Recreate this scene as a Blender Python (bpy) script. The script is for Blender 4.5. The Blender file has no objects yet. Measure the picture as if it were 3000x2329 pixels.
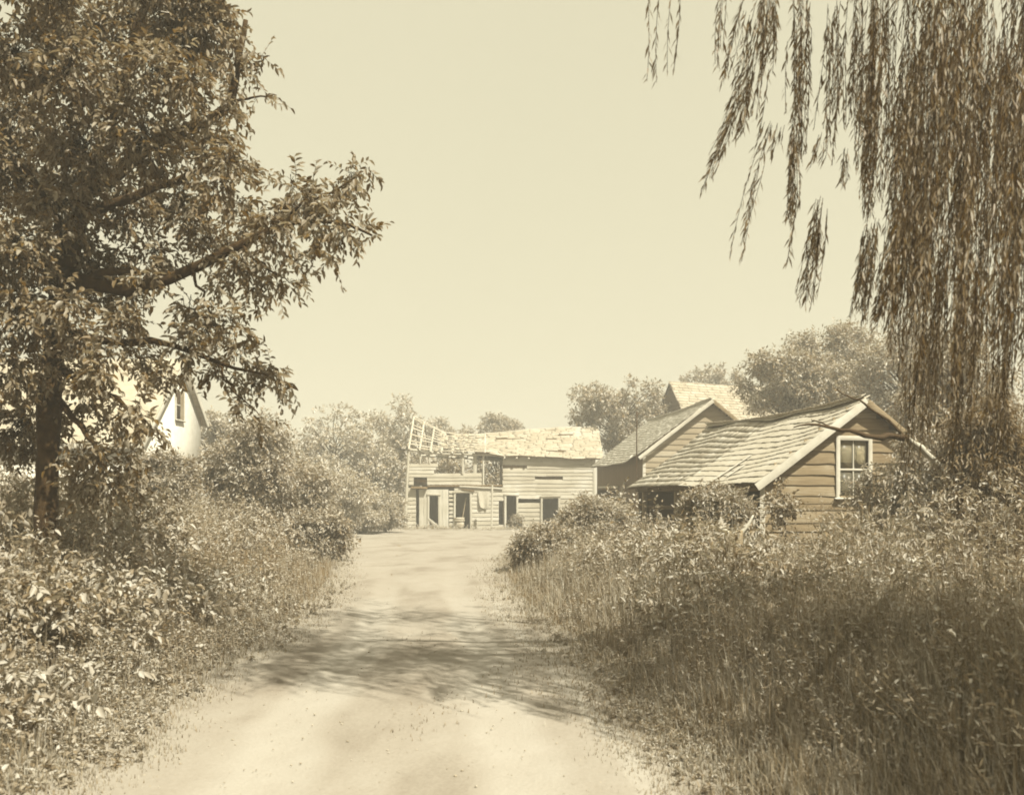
import bpy, math
import numpy as np
from mathutils import Matrix, Vector

# ------------------------------------------------------------------ camera, sky, sun, exposure
SC = bpy.context.scene
F, CX, HZ, EYE = 2800.0, 1500.0, 1450.0, 1.75      # lens in photo pixels, centre column, horizon row, eye height
cam_d = bpy.data.cameras.new("camera")
cam = bpy.data.objects.new("camera", cam_d)
SC.collection.objects.link(cam)
cam.location = (0, 0, EYE)
cam.rotation_euler = (math.radians(90), 0, 0)
cam_d.sensor_width = 36
cam_d.lens = 36 * F / 3000
cam_d.shift_y = (HZ - 1164.5) / 3000
cam_d.clip_start = 0.1
cam_d.clip_end = 2000
cam_d.dof.use_dof = True
cam_d.dof.focus_distance = 30
cam_d.dof.aperture_fstop = 3.2
SC.camera = cam

SUN = Vector((0.40, -0.43, 0.81)).normalized()     # direction towards the sun
TINT = (1.0, 0.935, 0.665)                          # the print's warm tone
SUN_STRENGTH, SKY_STRENGTH = 4.2, 0.10

world = bpy.data.worlds.new("World")
SC.world = world
world.use_nodes = True
wn, wl = world.node_tree.nodes, world.node_tree.links
wn.clear()
sky = wn.new("ShaderNodeTexSky")
sky.sky_type = 'NISHITA'
sky.sun_disc = False
sky.sun_elevation = math.asin(SUN.z)
sky.sun_rotation = math.atan2(SUN.x, SUN.y)
sky.dust_density = 3.0
bw = wn.new("ShaderNodeRGBToBW")
pw = wn.new("ShaderNodeMath"); pw.operation = 'POWER'; pw.inputs[1].default_value = 0.12
mu = wn.new("ShaderNodeMath"); mu.operation = 'MULTIPLY'; mu.inputs[1].default_value = 2.48
cmb = wn.new("ShaderNodeMixRGB"); cmb.blend_type = 'MULTIPLY'; cmb.inputs[0].default_value = 1
cmb.inputs[2].default_value = (*TINT, 1)
bg = wn.new("ShaderNodeBackground"); bg.inputs[1].default_value = SKY_STRENGTH
wo = wn.new("ShaderNodeOutputWorld")
wl.new(sky.outputs[0], bw.inputs[0]); wl.new(bw.outputs[0], pw.inputs[0]); wl.new(pw.outputs[0], mu.inputs[0])
wl.new(mu.outputs[0], cmb.inputs[1]); wl.new(cmb.outputs[0], bg.inputs[0]); wl.new(bg.outputs[0], wo.inputs[0])

sun_d = bpy.data.lights.new("sun", 'SUN')
sun_d.energy = SUN_STRENGTH
sun_d.angle = math.radians(0.6)
sun_d.color = (1.0, 0.97, 0.82)
sun = bpy.data.objects.new("sun", sun_d)
SC.collection.objects.link(sun)
sun.rotation_euler = SUN.to_track_quat('Z', 'Y').to_euler()
sun.location = (20, -20, 40)

SC.view_settings.view_transform = 'Standard'
SC.view_settings.look = 'None'
SC.view_settings.gamma = 1
SC.view_settings.exposure = 1.5
SC.cycles.use_denoising = True
SC.cycles.max_bounces = 6
SC.cycles.diffuse_bounces = 3
SC.cycles.glossy_bounces = 2
SC.cycles.transmission_bounces = 3
SC.cycles.volume_bounces = 0
SC.cycles.filter_width = 1.8

# ------------------------------------------------------------------ small helpers
COL = SC.collection
rng = np.random.default_rng(7)
R = rng.random
def U(a, b, n=None): return rng.uniform(a, b, n)

def P(px, py, Y):
    """the point at depth Y that the photograph shows at (px, py)"""
    return np.array([(px - CX) / F * Y, Y, EYE + (HZ - py) / F * Y])

def ss(t):
    t = np.clip(t, 0, 1)
    return t * t * (3 - 2 * t)

def noise2(x, y, s=1.0, seed=0):
    r = np.random.default_rng(seed + 100)
    out = 0
    for k in range(7):
        a = r.uniform(0, 6.283); f = s * r.uniform(0.6, 2.2)
        out = out + np.sin((x * math.cos(a) + y * math.sin(a)) * f + r.uniform(0, 6.283))
    return out / 4.0

def sepia(v, k=1.2):
    """albedo of brightness v in the print's tone scale: darker means browner"""
    lv = math.log(max(v * 1.35, 0.01))
    xs = [math.log(x) for x in (0.03, 0.06, 0.15, 0.27, 0.5, 0.8)]
    g = np.interp(lv, xs, [0.56, 0.62, 0.72, 0.81, 0.94, 0.97])
    b = np.interp(lv, xs, [0.24, 0.30, 0.42, 0.56, 0.80, 0.92])
    return (v, v * (1 - (1 - g) * k), v * (1 - (1 - b) * k), 1)

def mesh_np(name, V, Fc, mat=None, smooth=False):
    """mesh from an (n,3) array and a list of face arrays (each (m,k))"""
    me = bpy.data.meshes.new(name)
    V = np.asarray(V, dtype=np.float32)
    if not isinstance(Fc, list): Fc = [Fc]
    Fc = [np.asarray(f, dtype=np.int32) for f in Fc if len(f)]
    me.vertices.add(len(V)); me.vertices.foreach_set("co", V.ravel())
    loops = np.concatenate([f.ravel() for f in Fc])
    tot = np.concatenate([np.full(len(f), f.shape[1], dtype=np.int32) for f in Fc])
    start = np.concatenate([[0], np.cumsum(tot)[:-1]]).astype(np.int32)
    me.loops.add(len(loops)); me.loops.foreach_set("vertex_index", loops)
    me.polygons.add(len(tot)); me.polygons.foreach_set("loop_start", start)
    if smooth: me.polygons.foreach_set("use_smooth", np.ones(len(tot), dtype=bool))
    me.update(calc_edges=True)
    if mat: me.materials.append(mat)
    return me

def link(name, data, parent=None):
    o = bpy.data.objects.new(name, data)
    COL.objects.link(o)
    if parent is not None: o.parent = parent
    return o

def tag(o, label=None, cat=None, group=None, kind=None):
    if label: o["label"] = label
    if cat: o["category"] = cat
    if group: o["group"] = group
    if kind: o["kind"] = kind
    return o

def thing(name, label, cat, loc=(0, 0, 0), rz=0.0, group=None):
    o = bpy.data.objects.new(name, None)
    COL.objects.link(o)
    o.location = loc; o.rotation_euler = (0, 0, rz)
    o.empty_display_size = 0.2
    return tag(o, label, cat, group)

class Geo:
    """collects arrays of vertices and faces"""
    def __init__(s): s.V = []; s.F = {}; s.n = 0
    def add(s, V, Fc):
        V = np.asarray(V, float)
        for f in (Fc if isinstance(Fc, list) else [Fc]):
            f = np.asarray(f)
            if len(f): s.F.setdefault(f.shape[1], []).append(f + s.n)
        s.V.append(V); s.n += len(V)
    def mesh(s, name, mat=None, smooth=False):
        return mesh_np(name, np.concatenate(s.V), [np.concatenate(v) for v in s.F.values()], mat, smooth)

def tube(pts, rad, sides=6, cap=True):
    pts = np.asarray(pts, float); n = len(pts)
    rad = np.broadcast_to(np.asarray(rad, float), (n,))
    T = np.gradient(pts, axis=0); T /= np.linalg.norm(T, axis=1)[:, None] + 1e-9
    ref = np.array([0.31, 0.17, 0.93])
    if abs(np.dot(T[0], ref)) > 0.9: ref = np.array([1.0, 0.1, 0.0])
    A = np.cross(T, ref); A /= np.linalg.norm(A, axis=1)[:, None] + 1e-9
    B = np.cross(T, A)
    an = np.arange(sides) * 2 * math.pi / sides
    V = pts[:, None] + rad[:, None, None] * (np.cos(an)[None, :, None] * A[:, None] + np.sin(an)[None, :, None] * B[:, None])
    i = np.arange(n - 1)[:, None] * sides; j = np.arange(sides)[None]; k = (j + 1) % sides
    q = np.stack([i + j, i + k, i + sides + k, i + sides + j], -1).reshape(-1, 4)
    Fc = [q]
    if cap:
        Fc.append(np.arange(sides)[None, ::-1]); Fc.append((np.arange(sides) + (n - 1) * sides)[None])
    return V.reshape(-1, 3), Fc

def curve_pts(ctrl, n=10, wob=0.0, seed=1):
    """smooth polyline through control points"""
    c = np.asarray(ctrl, float)
    t = np.linspace(0, len(c) - 1, n)
    out = np.zeros((n, 3))
    for k, tt in enumerate(t):
        i = min(int(tt), len(c) - 2); f = tt - i
        p0 = c[max(i - 1, 0)]; p1 = c[i]; p2 = c[i + 1]; p3 = c[min(i + 2, len(c) - 1)]
        out[k] = 0.5 * ((2 * p1) + (-p0 + p2) * f + (2 * p0 - 5 * p1 + 4 * p2 - p3) * f * f + (-p0 + 3 * p1 - 3 * p2 + p3) * f ** 3)
    if wob:
        r = np.random.default_rng(seed)
        out[1:-1] += r.normal(0, wob, (n - 2, 3))
    return out

# ------------------------------------------------------------------ materials
MATS = {}
def nodes_of(name):
    m = bpy.data.materials.new(name); m.use_nodes = True
    nt = m.node_tree; nt.nodes.clear()
    return m, nt, nt.nodes.new("ShaderNodeOutputMaterial")

def mat_wood(name, v, axis='x', var=0.3, grain=0.35, rough=0.85, stain=0.25, island=False):
    """weathered boards: grain along one axis in world space, each board its own tone, stains"""
    m, nt, out = nodes_of(name)
    N, L = nt.nodes, nt.links
    geo = N.new("ShaderNodeNewGeometry"); oi = N.new("ShaderNodeObjectInfo")
    mp = N.new("ShaderNodeMapping"); L.new(geo.outputs["Position"], mp.inputs[0])
    mp.inputs["Scale"].default_value = {'x': (0.9, 9, 30), 'z': (22, 22, 0.8), 'y': (9, 0.9, 30), 'o': (6, 6, 6)}[axis]
    ofs = N.new("ShaderNodeVectorMath"); ofs.operation = 'ADD'
    sc = N.new("ShaderNodeVectorMath"); sc.operation = 'SCALE'; sc.inputs[0].default_value = (13, 7, 19)
    L.new(oi.outputs["Random"], sc.inputs[3]); L.new(mp.outputs[0], ofs.inputs[0]); L.new(sc.outputs[0], ofs.inputs[1])
    n1 = N.new("ShaderNodeTexNoise"); n1.inputs["Scale"].default_value = 1.0; n1.inputs["Detail"].default_value = 5
    L.new(ofs.outputs[0], n1.inputs["Vector"])
    n2 = N.new("ShaderNodeTexNoise"); n2.inputs["Scale"].default_value = 1.3; n2.inputs["Detail"].default_value = 4
    L.new(geo.outputs["Position"], n2.inputs["Vector"])
    def lin(a, k, c):   # a*k + c
        q = N.new("ShaderNodeMath"); q.operation = 'MULTIPLY_ADD'; L.new(a, q.inputs[0]); q.inputs[1].default_value = k; q.inputs[2].default_value = c
        return q.outputs[0]
    def mul(a, b):
        q = N.new("ShaderNodeMath"); q.operation = 'MULTIPLY'; L.new(a, q.inputs[0]); L.new(b, q.inputs[1]); return q.outputs[0]
    f = mul(mul(lin(geo.outputs["Random Per Island"] if island else oi.outputs["Random"], var, 1 - var / 2), lin(n1.outputs[0], grain * 2, 1 - grain)), lin(n2.outputs[0], stain * 2, 1 - stain))
    ramp = N.new("ShaderNodeValToRGB")
    e = ramp.color_ramp.elements
    e[0].position = 0.0; e[0].color = sepia(v * 0.3); e[1].position = 1.0; e[1].color = sepia(min(v * 1.7, 0.85))
    md = e.new(0.5); md.color = sepia(v)
    L.new(lin(f, 0.5, 0.0), ramp.inputs[0])
    b = N.new("ShaderNodeBsdfPrincipled"); b.inputs["Roughness"].default_value = rough; b.inputs["Specular IOR Level"].default_value = 0.25
    L.new(ramp.outputs[0], b.inputs["Base Color"])
    bp = N.new("ShaderNodeBump"); bp.inputs["Strength"].default_value = 0.35; bp.inputs["Distance"].default_value = 0.01
    L.new(n1.outputs[0], bp.inputs["Height"]); L.new(bp.outputs[0], b.inputs["Normal"])
    L.new(b.outputs[0], out.inputs[0])
    MATS[name] = m
    return m

def mat_leaf(name, v0, v1, trans=0.3, rough=0.5, spec=0.4, patch=0.0):
    m, nt, out = nodes_of(name)
    N, L = nt.nodes, nt.links
    geo = N.new("ShaderNodeNewGeometry")
    ramp = N.new("ShaderNodeValToRGB")
    e = ramp.color_ramp.elements
    e[0].color = sepia(v0, 1.55); e[1].color = sepia(v1, 1.05)
    src = geo.outputs["Random Per Island"]
    if patch:
        n = N.new("ShaderNodeTexNoise"); n.inputs["Scale"].default_value = 0.9; n.inputs["Detail"].default_value = 2
        L.new(geo.outputs["Position"], n.inputs["Vector"])
        q = N.new("ShaderNodeMath"); q.operation = 'MULTIPLY_ADD'; q.inputs[1].default_value = patch; L.new(n.outputs[0], q.inputs[0])
        q2 = N.new("ShaderNodeMath"); q2.operation = 'MULTIPLY_ADD'; q2.inputs[1].default_value = 1 - patch * 0.6; q2.inputs[2].default_value = -patch * 0.2
        L.new(src, q2.inputs[0]); L.new(q2.outputs[0], q.inputs[2]); src = q.outputs[0]
    L.new(src, ramp.inputs[0])
    b = N.new("ShaderNodeBsdfPrincipled"); b.inputs["Roughness"].default_value = rough; b.inputs["Specular IOR Level"].default_value = spec
    t = N.new("ShaderNodeBsdfTranslucent")
    mx = N.new("ShaderNodeMixShader"); mx.inputs[0].default_value = trans
    L.new(ramp.outputs[0], b.inputs["Base Color"]); sat = N.new("ShaderNodeMixRGB"); sat.blend_type = 'MULTIPLY'; sat.inputs[0].default_value = 1; sat.inputs[2].default_value = (1.0, .91, .70, 1)
    L.new(ramp.outputs[0], sat.inputs[1]); L.new(sat.outputs[0], t.inputs[0])
    L.new(b.outputs[0], mx.inputs[1]); L.new(t.outputs[0], mx.inputs[2]); L.new(mx.outputs[0], out.inputs[0])
    MATS[name] = m
    return m

def mat_plain(name, v, rough=0.9, scale=8.0, amp=0.35, spec=0.2, bump=0.3):
    m, nt, out = nodes_of(name)
    N, L = nt.nodes, nt.links
    geo = N.new("ShaderNodeNewGeometry")
    n = N.new("ShaderNodeTexNoise"); n.inputs["Scale"].default_value = scale; n.inputs["Detail"].default_value = 6
    L.new(geo.outputs["Position"], n.inputs["Vector"])
    ramp = N.new("ShaderNodeValToRGB"); e = ramp.color_ramp.elements
    e[0].position = 0.3; e[0].color = sepia(v * (1 - amp)); e[1].position = 0.7; e[1].color = sepia(min(v * (1 + amp), 0.85))
    L.new(n.outputs[0], ramp.inputs[0])
    b = N.new("ShaderNodeBsdfPrincipled"); b.inputs["Roughness"].default_value = rough; b.inputs["Specular IOR Level"].default_value = spec
    L.new(ramp.outputs[0], b.inputs["Base Color"])
    bp = N.new("ShaderNodeBump"); bp.inputs["Strength"].default_value = bump; bp.inputs["Distance"].default_value = 0.02
    L.new(n.outputs[0], bp.inputs["Height"]); L.new(bp.outputs[0], b.inputs["Normal"])
    L.new(b.outputs[0], out.inputs[0])
    MATS[name] = m
    return m

def mat_road():
    m, nt, out = nodes_of("dirt_road")
    N, L = nt.nodes, nt.links
    geo = N.new("ShaderNodeNewGeometry"); uv = N.new("ShaderNodeUVMap"); uv.uv_map = "across"
    sep = N.new("ShaderNodeSeparateXYZ"); L.new(uv.outputs[0], sep.inputs[0])
    def noise(scale, det, stretch=(1, 1, 1), dist=0.0):
        mp = N.new("ShaderNodeMapping"); mp.inputs["Scale"].default_value = stretch; L.new(geo.outputs["Position"], mp.inputs[0])
        n = N.new("ShaderNodeTexNoise"); n.inputs["Scale"].default_value = scale; n.inputs["Detail"].default_value = det
        n.inputs["Distortion"].default_value = dist
        L.new(mp.outputs[0], n.inputs["Vector"]); return n.outputs[0]
    def math2(op, a, b):
        q = N.new("ShaderNodeMath"); q.operation = op
        for i, x in enumerate((a, b)):
            if isinstance(x, (int, float)): q.inputs[i].default_value = x
            else: L.new(x, q.inputs[i])
        return q.outputs[0]
    def mrange(a, lo, hi, o0, o1):
        q = N.new("ShaderNodeMapRange"); q.interpolation_type = 'SMOOTHSTEP'
        L.new(a, q.inputs[0])
        for i, x in enumerate((lo, hi, o0, o1)): q.inputs[i + 1].default_value = x
        return q.outputs[0]
    big = noise(0.8, 5, (1, 0.45, 1), 0.6)
    mid = noise(3.2, 5, (1, 0.6, 1))
    fine = noise(38, 4)
    # thin turf and damp soil between and beside the wheel tracks
    wob = math2('ADD', sep.outputs[0], math2('MULTIPLY', math2('SUBTRACT', noise(0.55, 2), 0.5), 0.12))
    def track(c, w):
        d = math2('ABSOLUTE', math2('SUBTRACT', wob, c), 0.0)
        return mrange(d, w * 0.35, w, 1.0, 0.0)
    tr = math2('MAXIMUM', track(0.30, 0.12), track(0.74, 0.11))
    tr = math2('MAXIMUM', tr, math2('MULTIPLY', track(0.93, 0.035), 0.9))
    tr = math2('MULTIPLY', tr, mrange(sep.outputs[1], 1.2, 2.3, 1.0, 0.0))
    turf = mrange(math2('ADD', big, math2('MULTIPLY', mid, 0.5)), 0.66, 1.0, 0.0, 1.0)
    turf = math2('MULTIPLY', turf, math2('SUBTRACT', 1.0, math2('MULTIPLY', tr, 0.75)))
    val = math2('ADD', math2('MULTIPLY', mid, 0.25), math2('MULTIPLY', fine, 0.22))
    val = math2('ADD', val, math2('MULTIPLY', tr, 0.12))
    val = math2('SUBTRACT', val, math2('MULTIPLY', turf, 0.20))
    ramp = N.new("ShaderNodeValToRGB"); e = ramp.color_ramp.elements
    e[0].position = 0.0; e[0].color = sepia(0.15, .7); e[1].position = 0.42; e[1].color = sepia(0.275, .7)
    e2 = e.new(0.20); e2.color = sepia(0.22, .7)
    L.new(val, ramp.inputs[0])
    b = N.new("ShaderNodeBsdfPrincipled"); b.inputs["Roughness"].default_value = 0.95; b.inputs["Specular IOR Level"].default_value = 0.1
    L.new(ramp.outputs[0], b.inputs["Base Color"])
    bp = N.new("ShaderNodeBump"); bp.inputs["Strength"].default_value = 0.5; bp.inputs["Distance"].default_value = 0.03
    L.new(math2('ADD', mid, math2('MULTIPLY', fine, 0.3)), bp.inputs["Height"]); L.new(bp.outputs[0], b.inputs["Normal"])
    L.new(b.outputs[0], out.inputs[0])
    return m

W_BARN = mat_wood("whitewashed_boards", 0.345, 'x', 0.34, 0.36, stain=0.42)
W_BARNV = mat_wood("whitewashed_planks", 0.37, 'z', 0.26, 0.3, stain=0.4)
W_FRAME = mat_wood("bare_timber", 0.36, 'z', 0.2, 0.25)
W_LATH = mat_wood("roof_lath", 0.30, 'x', 0.35, 0.25)
W_SHED = mat_wood("weathered_clapboard", 0.18, 'x', 0.6, 0.6, stain=0.6)
W_MID = mat_wood("pale_clapboard", 0.25, 'x', 0.32, 0.36, stain=0.4)
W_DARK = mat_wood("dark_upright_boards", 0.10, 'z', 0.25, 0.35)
W_TRIM = mat_wood("white_trim", 0.40, 'o', 0.14, 0.3, stain=0.35)
W_SHING = mat_wood("cedar_shingle", 0.33, 'o', 0.5, 0.3, island=True)
W_SHING2 = mat_wood("old_roof_shingle", 0.285, 'o', 0.22, 0.16, stain=0.45, island=True)
W_SHING3 = mat_wood("bleached_roof_shingle", 0.39, 'o', 0.22, 0.16, stain=0.4, island=True)
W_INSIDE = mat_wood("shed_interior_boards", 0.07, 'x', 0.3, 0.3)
W_DEAD = mat_wood("dead_bough", 0.04, 'o', 0.1, 0.5)
W_BLEACH_LIT = mat_wood("bleached_and_sunlit_wood", 0.36, 'o', 0.1, 0.3)  # bleached dead wood; on the bare bough, sunlight painted as pale colour
W_STALK = mat_wood("weed_stalk", 0.17, 'o', 0.5, 0.2, island=True)
M_WHITE = mat_plain("white_house_paint", 0.45, 0.8, 3, 0.08)
M_ROOFH = mat_plain("house_roof", 0.30, 0.9, 6, 0.2)
M_BARK = mat_plain("bark", 0.036, 0.95, 14, 0.5, bump=0.9)
M_SOIL = mat_plain("bank_soil", 0.11, 0.95, 5, 0.4)
M_STONE = mat_plain("field_stone", 0.30, 0.9, 9, 0.3)
M_DARKIN = mat_plain("painted_inner_shade", 0.03, 0.95, 6, 0.3)  # dark sheets standing in for the shade inside windows, hatch and doorways
M_SACK = mat_plain("pale_sacking", 0.36, 0.95, 20, 0.15)
M_IRON = mat_plain("rusted_iron", 0.05, 0.7, 20, 0.4)
M_BLIND = mat_plain("pale_window_blind", 0.5, 0.9, 12, 0.1)
m, nt, out = nodes_of("old_window_glass")
g = nt.nodes.new("ShaderNodeBsdfPrincipled"); g.inputs["Base Color"].default_value = (.85, .78, .6, 1); g.inputs["Roughness"].default_value = 0.25
g.inputs["Transmission Weight"].default_value = 0.92; g.inputs["IOR"].default_value = 1.15
nt.links.new(g.outputs[0], out.inputs[0]); M_GLASS = m
L_NEAR = mat_leaf("near_tree_leaf", 0.12, 0.30, 0.40, 0.42, 0.22)
L_WILLOW = mat_leaf("willow_leaf", 0.10, 0.23, 0.34, 0.45, 0.22)
L_BRUSH = mat_leaf("brush_leaf", 0.14, 0.46, 0.32, 0.5, 0.22, patch=0.6)
L_BROAD = mat_leaf("broad_weed_leaf", 0.15, 0.46, 0.3, 0.45, 0.22, patch=0.6)
L_FAR = mat_leaf("far_tree_leaf", 0.16, 0.44, 0.3, 0.6, 0.22)
L_PALE = mat_leaf("pale_shrub_leaf", 0.24, 0.5, 0.3, 0.6, 0.22)
L_GRASS = mat_leaf("grass_blade", 0.15, 0.38, 0.3, 0.5, 0.22, patch=0.5)
L_TURF = mat_leaf("road_turf", 0.13, 0.26, 0.25, 0.6, 0.22)

# ------------------------------------------------------------------ ground and road
LE = [(330, 2210), (450, 2095), (640, 1990), (830, 1890), (950, 1780), (1012, 1712), (1032, 1650), (1024, 1595), (1010, 1566)]
RE = [(1945, 2210), (1800, 2075), (1650, 1920), (1540, 1830), (1470, 1760), (1432, 1690), (1440, 1640), (1500, 1600), (1550, 1570)]
def edge(tab, near, far):
    ys = [near[0]]; xs = [near[1]]
    for px, py in tab:
        Y = EYE * F / (py - HZ); ys.append(Y); xs.append((px - CX) / F * Y)
    for Y, x in far: ys.append(Y); xs.append(x)
    return np.array(ys), np.array(xs)
LY, LX = edge(LE, (-6, -2.4), [(48, -8.2), (54, -9.0), (57.6, -9.2)])
RY, RX = edge(RE, (-6, 1.9), [(47, 2.4), (53, 5.0), (57.6, 5.4)])
def xl(y): return np.interp(y, LY, LX)
def xr(y): return np.interp(y, RY, RX)
def off(x, y):
    """how far outside the road, positive on the banks"""
    return np.maximum(xl(y) - x, x - xr(y))
def gz(x, y):
    x = np.asarray(x, float); y = np.asarray(y, float)
    z = -0.28 * ss((y - 15) / 43)
    b = off(x, y)
    z = z + 0.30 * ss(b / 3.0) * (1 - ss((y - 30) / 15))
    z = z + 0.02 * noise2(x, y, 0.9, 3) * ss((b + 0.5) / 2)
    return z

gx = np.unique(np.concatenate([np.linspace(-400, -30, 20), np.linspace(-30, 30, 121), np.linspace(30, 400, 20)]))
gy = np.unique(np.concatenate([np.linspace(-60, -6, 10), np.linspace(-6, 66, 145), np.linspace(66, 900, 30)]))
GX, GY = np.meshgrid(gx, gy)
V = np.stack([GX.ravel(), GY.ravel(), (gz(GX, GY) - 0.012).ravel()], 1)
nx, ny = len(gx), len(gy)
i, j = np.meshgrid(np.arange(nx - 1), np.arange(ny - 1)); a = (j * nx + i).ravel()
ground = link("ground", mesh_np("ground", V, np.stack([a, a + 1, a + 1 + nx, a + nx], 1), M_SOIL, True))
tag(ground, kind="structure")

ry = np.concatenate([np.linspace(-6, 20, 105), np.linspace(20.3, 57.4, 60)])
ru = np.linspace(-0.14, 1.14, 27)
YY, UU = np.meshgrid(ry, ru, indexing='ij')
wig = 0.0
XX = xl(YY) + (xr(YY) - xl(YY)) * UU + wig
rut = -0.018 * (np.exp(-((UU - .30) / .07) ** 2) + np.exp(-((UU - .74) / .07) ** 2)) + 0.008 * noise2(XX, YY, 3.0, 21)
ZZ = gz(XX, YY) + rut + 0.012
V = np.stack([XX.ravel(), YY.ravel(), ZZ.ravel()], 1)
nu, nr = len(ru), len(ry)
i, j = np.meshgrid(np.arange(nu - 1), np.arange(nr - 1)); a = (j * nu + i).ravel()
me = mesh_np("cart_road", V, np.stack([a, a + 1, a + 1 + nu, a + nu], 1), mat_road(), True)
uvl = me.uv_layers.new(name="across")
li = np.zeros(len(me.loops), dtype=np.int32); me.loops.foreach_get("vertex_index", li)
uvl.data.foreach_set("uv", np.stack([UU.ravel()[li], YY.ravel()[li] * 0.1], 1).astype(np.float32).ravel())
road = link("cart_road", me)
tag(road, kind="structure")

# ------------------------------------------------------------------ boards
def board_mesh(seed, seg=5, jit=0.05, thick_j=0.15):
    """unit board, long side x, width y, thickness z; its long edges waver a little"""
    r = np.random.default_rng(seed)
    xs = np.linspace(-.5, .5, seg + 1)
    V = []
    for x in xs:
        a = -.5 + r.uniform(-jit, jit); b = .5 + r.uniform(-jit, jit) * 0.6
        V += [(x, a, -.5), (x, b, -.5), (x, b, .5 + r.uniform(-thick_j, thick_j)), (x, a, .5 + r.uniform(-thick_j, thick_j))]
    Fq = []
    for k in range(seg):
        o = 4 * k
        for c in range(4):
            d = (c + 1) % 4
            Fq.append((o + c, o + 4 + c, o + 4 + d, o + d))
    Fq += [(0, 1, 2, 3), (4 * seg + 3, 4 * seg + 2, 4 * seg + 1, 4 * seg)]
    return np.array(V), np.array(Fq)
BOARD_RAW = [board_mesh(s) for s in range(6)]
BEAM_RAW = [board_mesh(50 + s, 3, 0.03, 0.03) for s in range(3)]
SHING_RAW = [board_mesh(80 + s, 1, 0.06, 0.2) for s in range(5)]
BMESH = {}
def bmesh_for(kind, mat):
    key = (kind, mat.name, int(rng.integers(0, {'board': 6, 'beam': 3, 'shingle': 5}[kind])))
    if key not in BMESH:
        V, Fq = {'board': BOARD_RAW, 'beam': BEAM_RAW, 'shingle': SHING_RAW}[kind][key[2]]
        BMESH[key] = mesh_np(kind, V, Fq, mat)
    return BMESH[key]

def frame_mat(p0, p1, wdir, width, thick):
    p0 = Vector(p0); p1 = Vector(p1)
    d = p1 - p0; ln = d.length; d.normalize()
    w = Vector(wdir); w = (w - d * w.dot(d)).normalized()
    n = d.cross(w)
    mid = (p0 + p1) / 2
    return Matrix(((d.x * ln, w.x * width, n.x * thick, mid.x), (d.y * ln, w.y * width, n.y * thick, mid.y),
                   (d.z * ln, w.z * width, n.z * thick, mid.z), (0, 0, 0, 1)))

def board(name, parent, p0, p1, wdir, width, thick, mat, kind='board'):
    o = link(name, bmesh_for(kind, mat), parent)
    o.matrix_basis = frame_mat(p0, p1, wdir, width, thick)
    return o

def joined(name, parent, mats, material, raw=SHING_RAW):
    """many small pieces in one mesh"""
    g = Geo()
    for M in mats:
        V, Fq = raw[int(rng.integers(0, len(raw)))]
        A = np.array(M)
        g.add(V @ A[:3, :3].T + A[:3, 3], Fq)
    return tag(link(name, g.mesh(name, material), parent), kind="stuff")

def slab(name, parent, quad, thick, mat, normal=None):
    """thin solid from a polygon of points, thickened against its normal"""
    q = np.array(quad, float)
    n = np.cross(q[1] - q[0], q[-1] - q[0]) if normal is None else np.array(normal, float)
    n = n / np.linalg.norm(n)
    k = len(q); V = np.concatenate([q, q - n * thick])
    sides = np.array([(a, a + k, (a + 1) % k + k, (a + 1) % k) for a in range(k)])
    return link(name, mesh_np(name, V, [np.arange(k)[None], (np.arange(k)[::-1] + k)[None], sides], mat), parent)

def clap_rows(parent, zs, xa, xb, y, mat, name="clapboard", split=3.2, gap=0.006, holes=(), thick=0.022, skew=0.0, lost=0.02):
    """horizontal lapped boards in the plane y = const facing -y; xa(z), xb(z) give the ends; holes (x0,x1,z0,z1)"""
    for k in range(len(zs) - 1):
        z0, z1 = zs[k], zs[k + 1]
        zm = (z0 + z1) / 2
        a, b = xa(z0, z1), xb(z0, z1)
        if b - a < 0.08: continue
        spans = [(a, b)]
        for (hx0, hx1, hz0, hz1) in holes:
            if zm > hz0 and zm < hz1:
                new = []
                for s0, s1 in spans:
                    if hx1 <= s0 or hx0 >= s1: new.append((s0, s1)); continue
                    if hx0 - s0 > 0.05: new.append((s0, hx0))
                    if s1 - hx1 > 0.05: new.append((hx1, s1))
                spans = new
        for s0, s1 in spans:
            cuts = [s0]
            while s1 - cuts[-1] > split * 1.35: cuts.append(cuts[-1] + split * U(0.75, 1.25))
            cuts.append(s1)
            for c0, c1 in zip(cuts[:-1], cuts[1:]):
                if c1 - c0 < 0.05: continue
                if name == "siding_board" and R() < lost: continue
                h = z1 - z0
                dz = U(-0.012, 0.012); tl = U(-skew - .006, skew + .006)
                p0 = (c0 + gap / 2, y - 0.022, zm + dz - tl); p1 = (c1 - gap / 2, y - 0.022, zm + dz + tl)
                o = board(name, parent, p0, p1, (0, 0.13, 1), h * 1.06, thick, mat)

# ------------------------------------------------------------------ leaves
def unit(v): return v / (np.linalg.norm(v, axis=-1, keepdims=True) + 1e-9)

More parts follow.
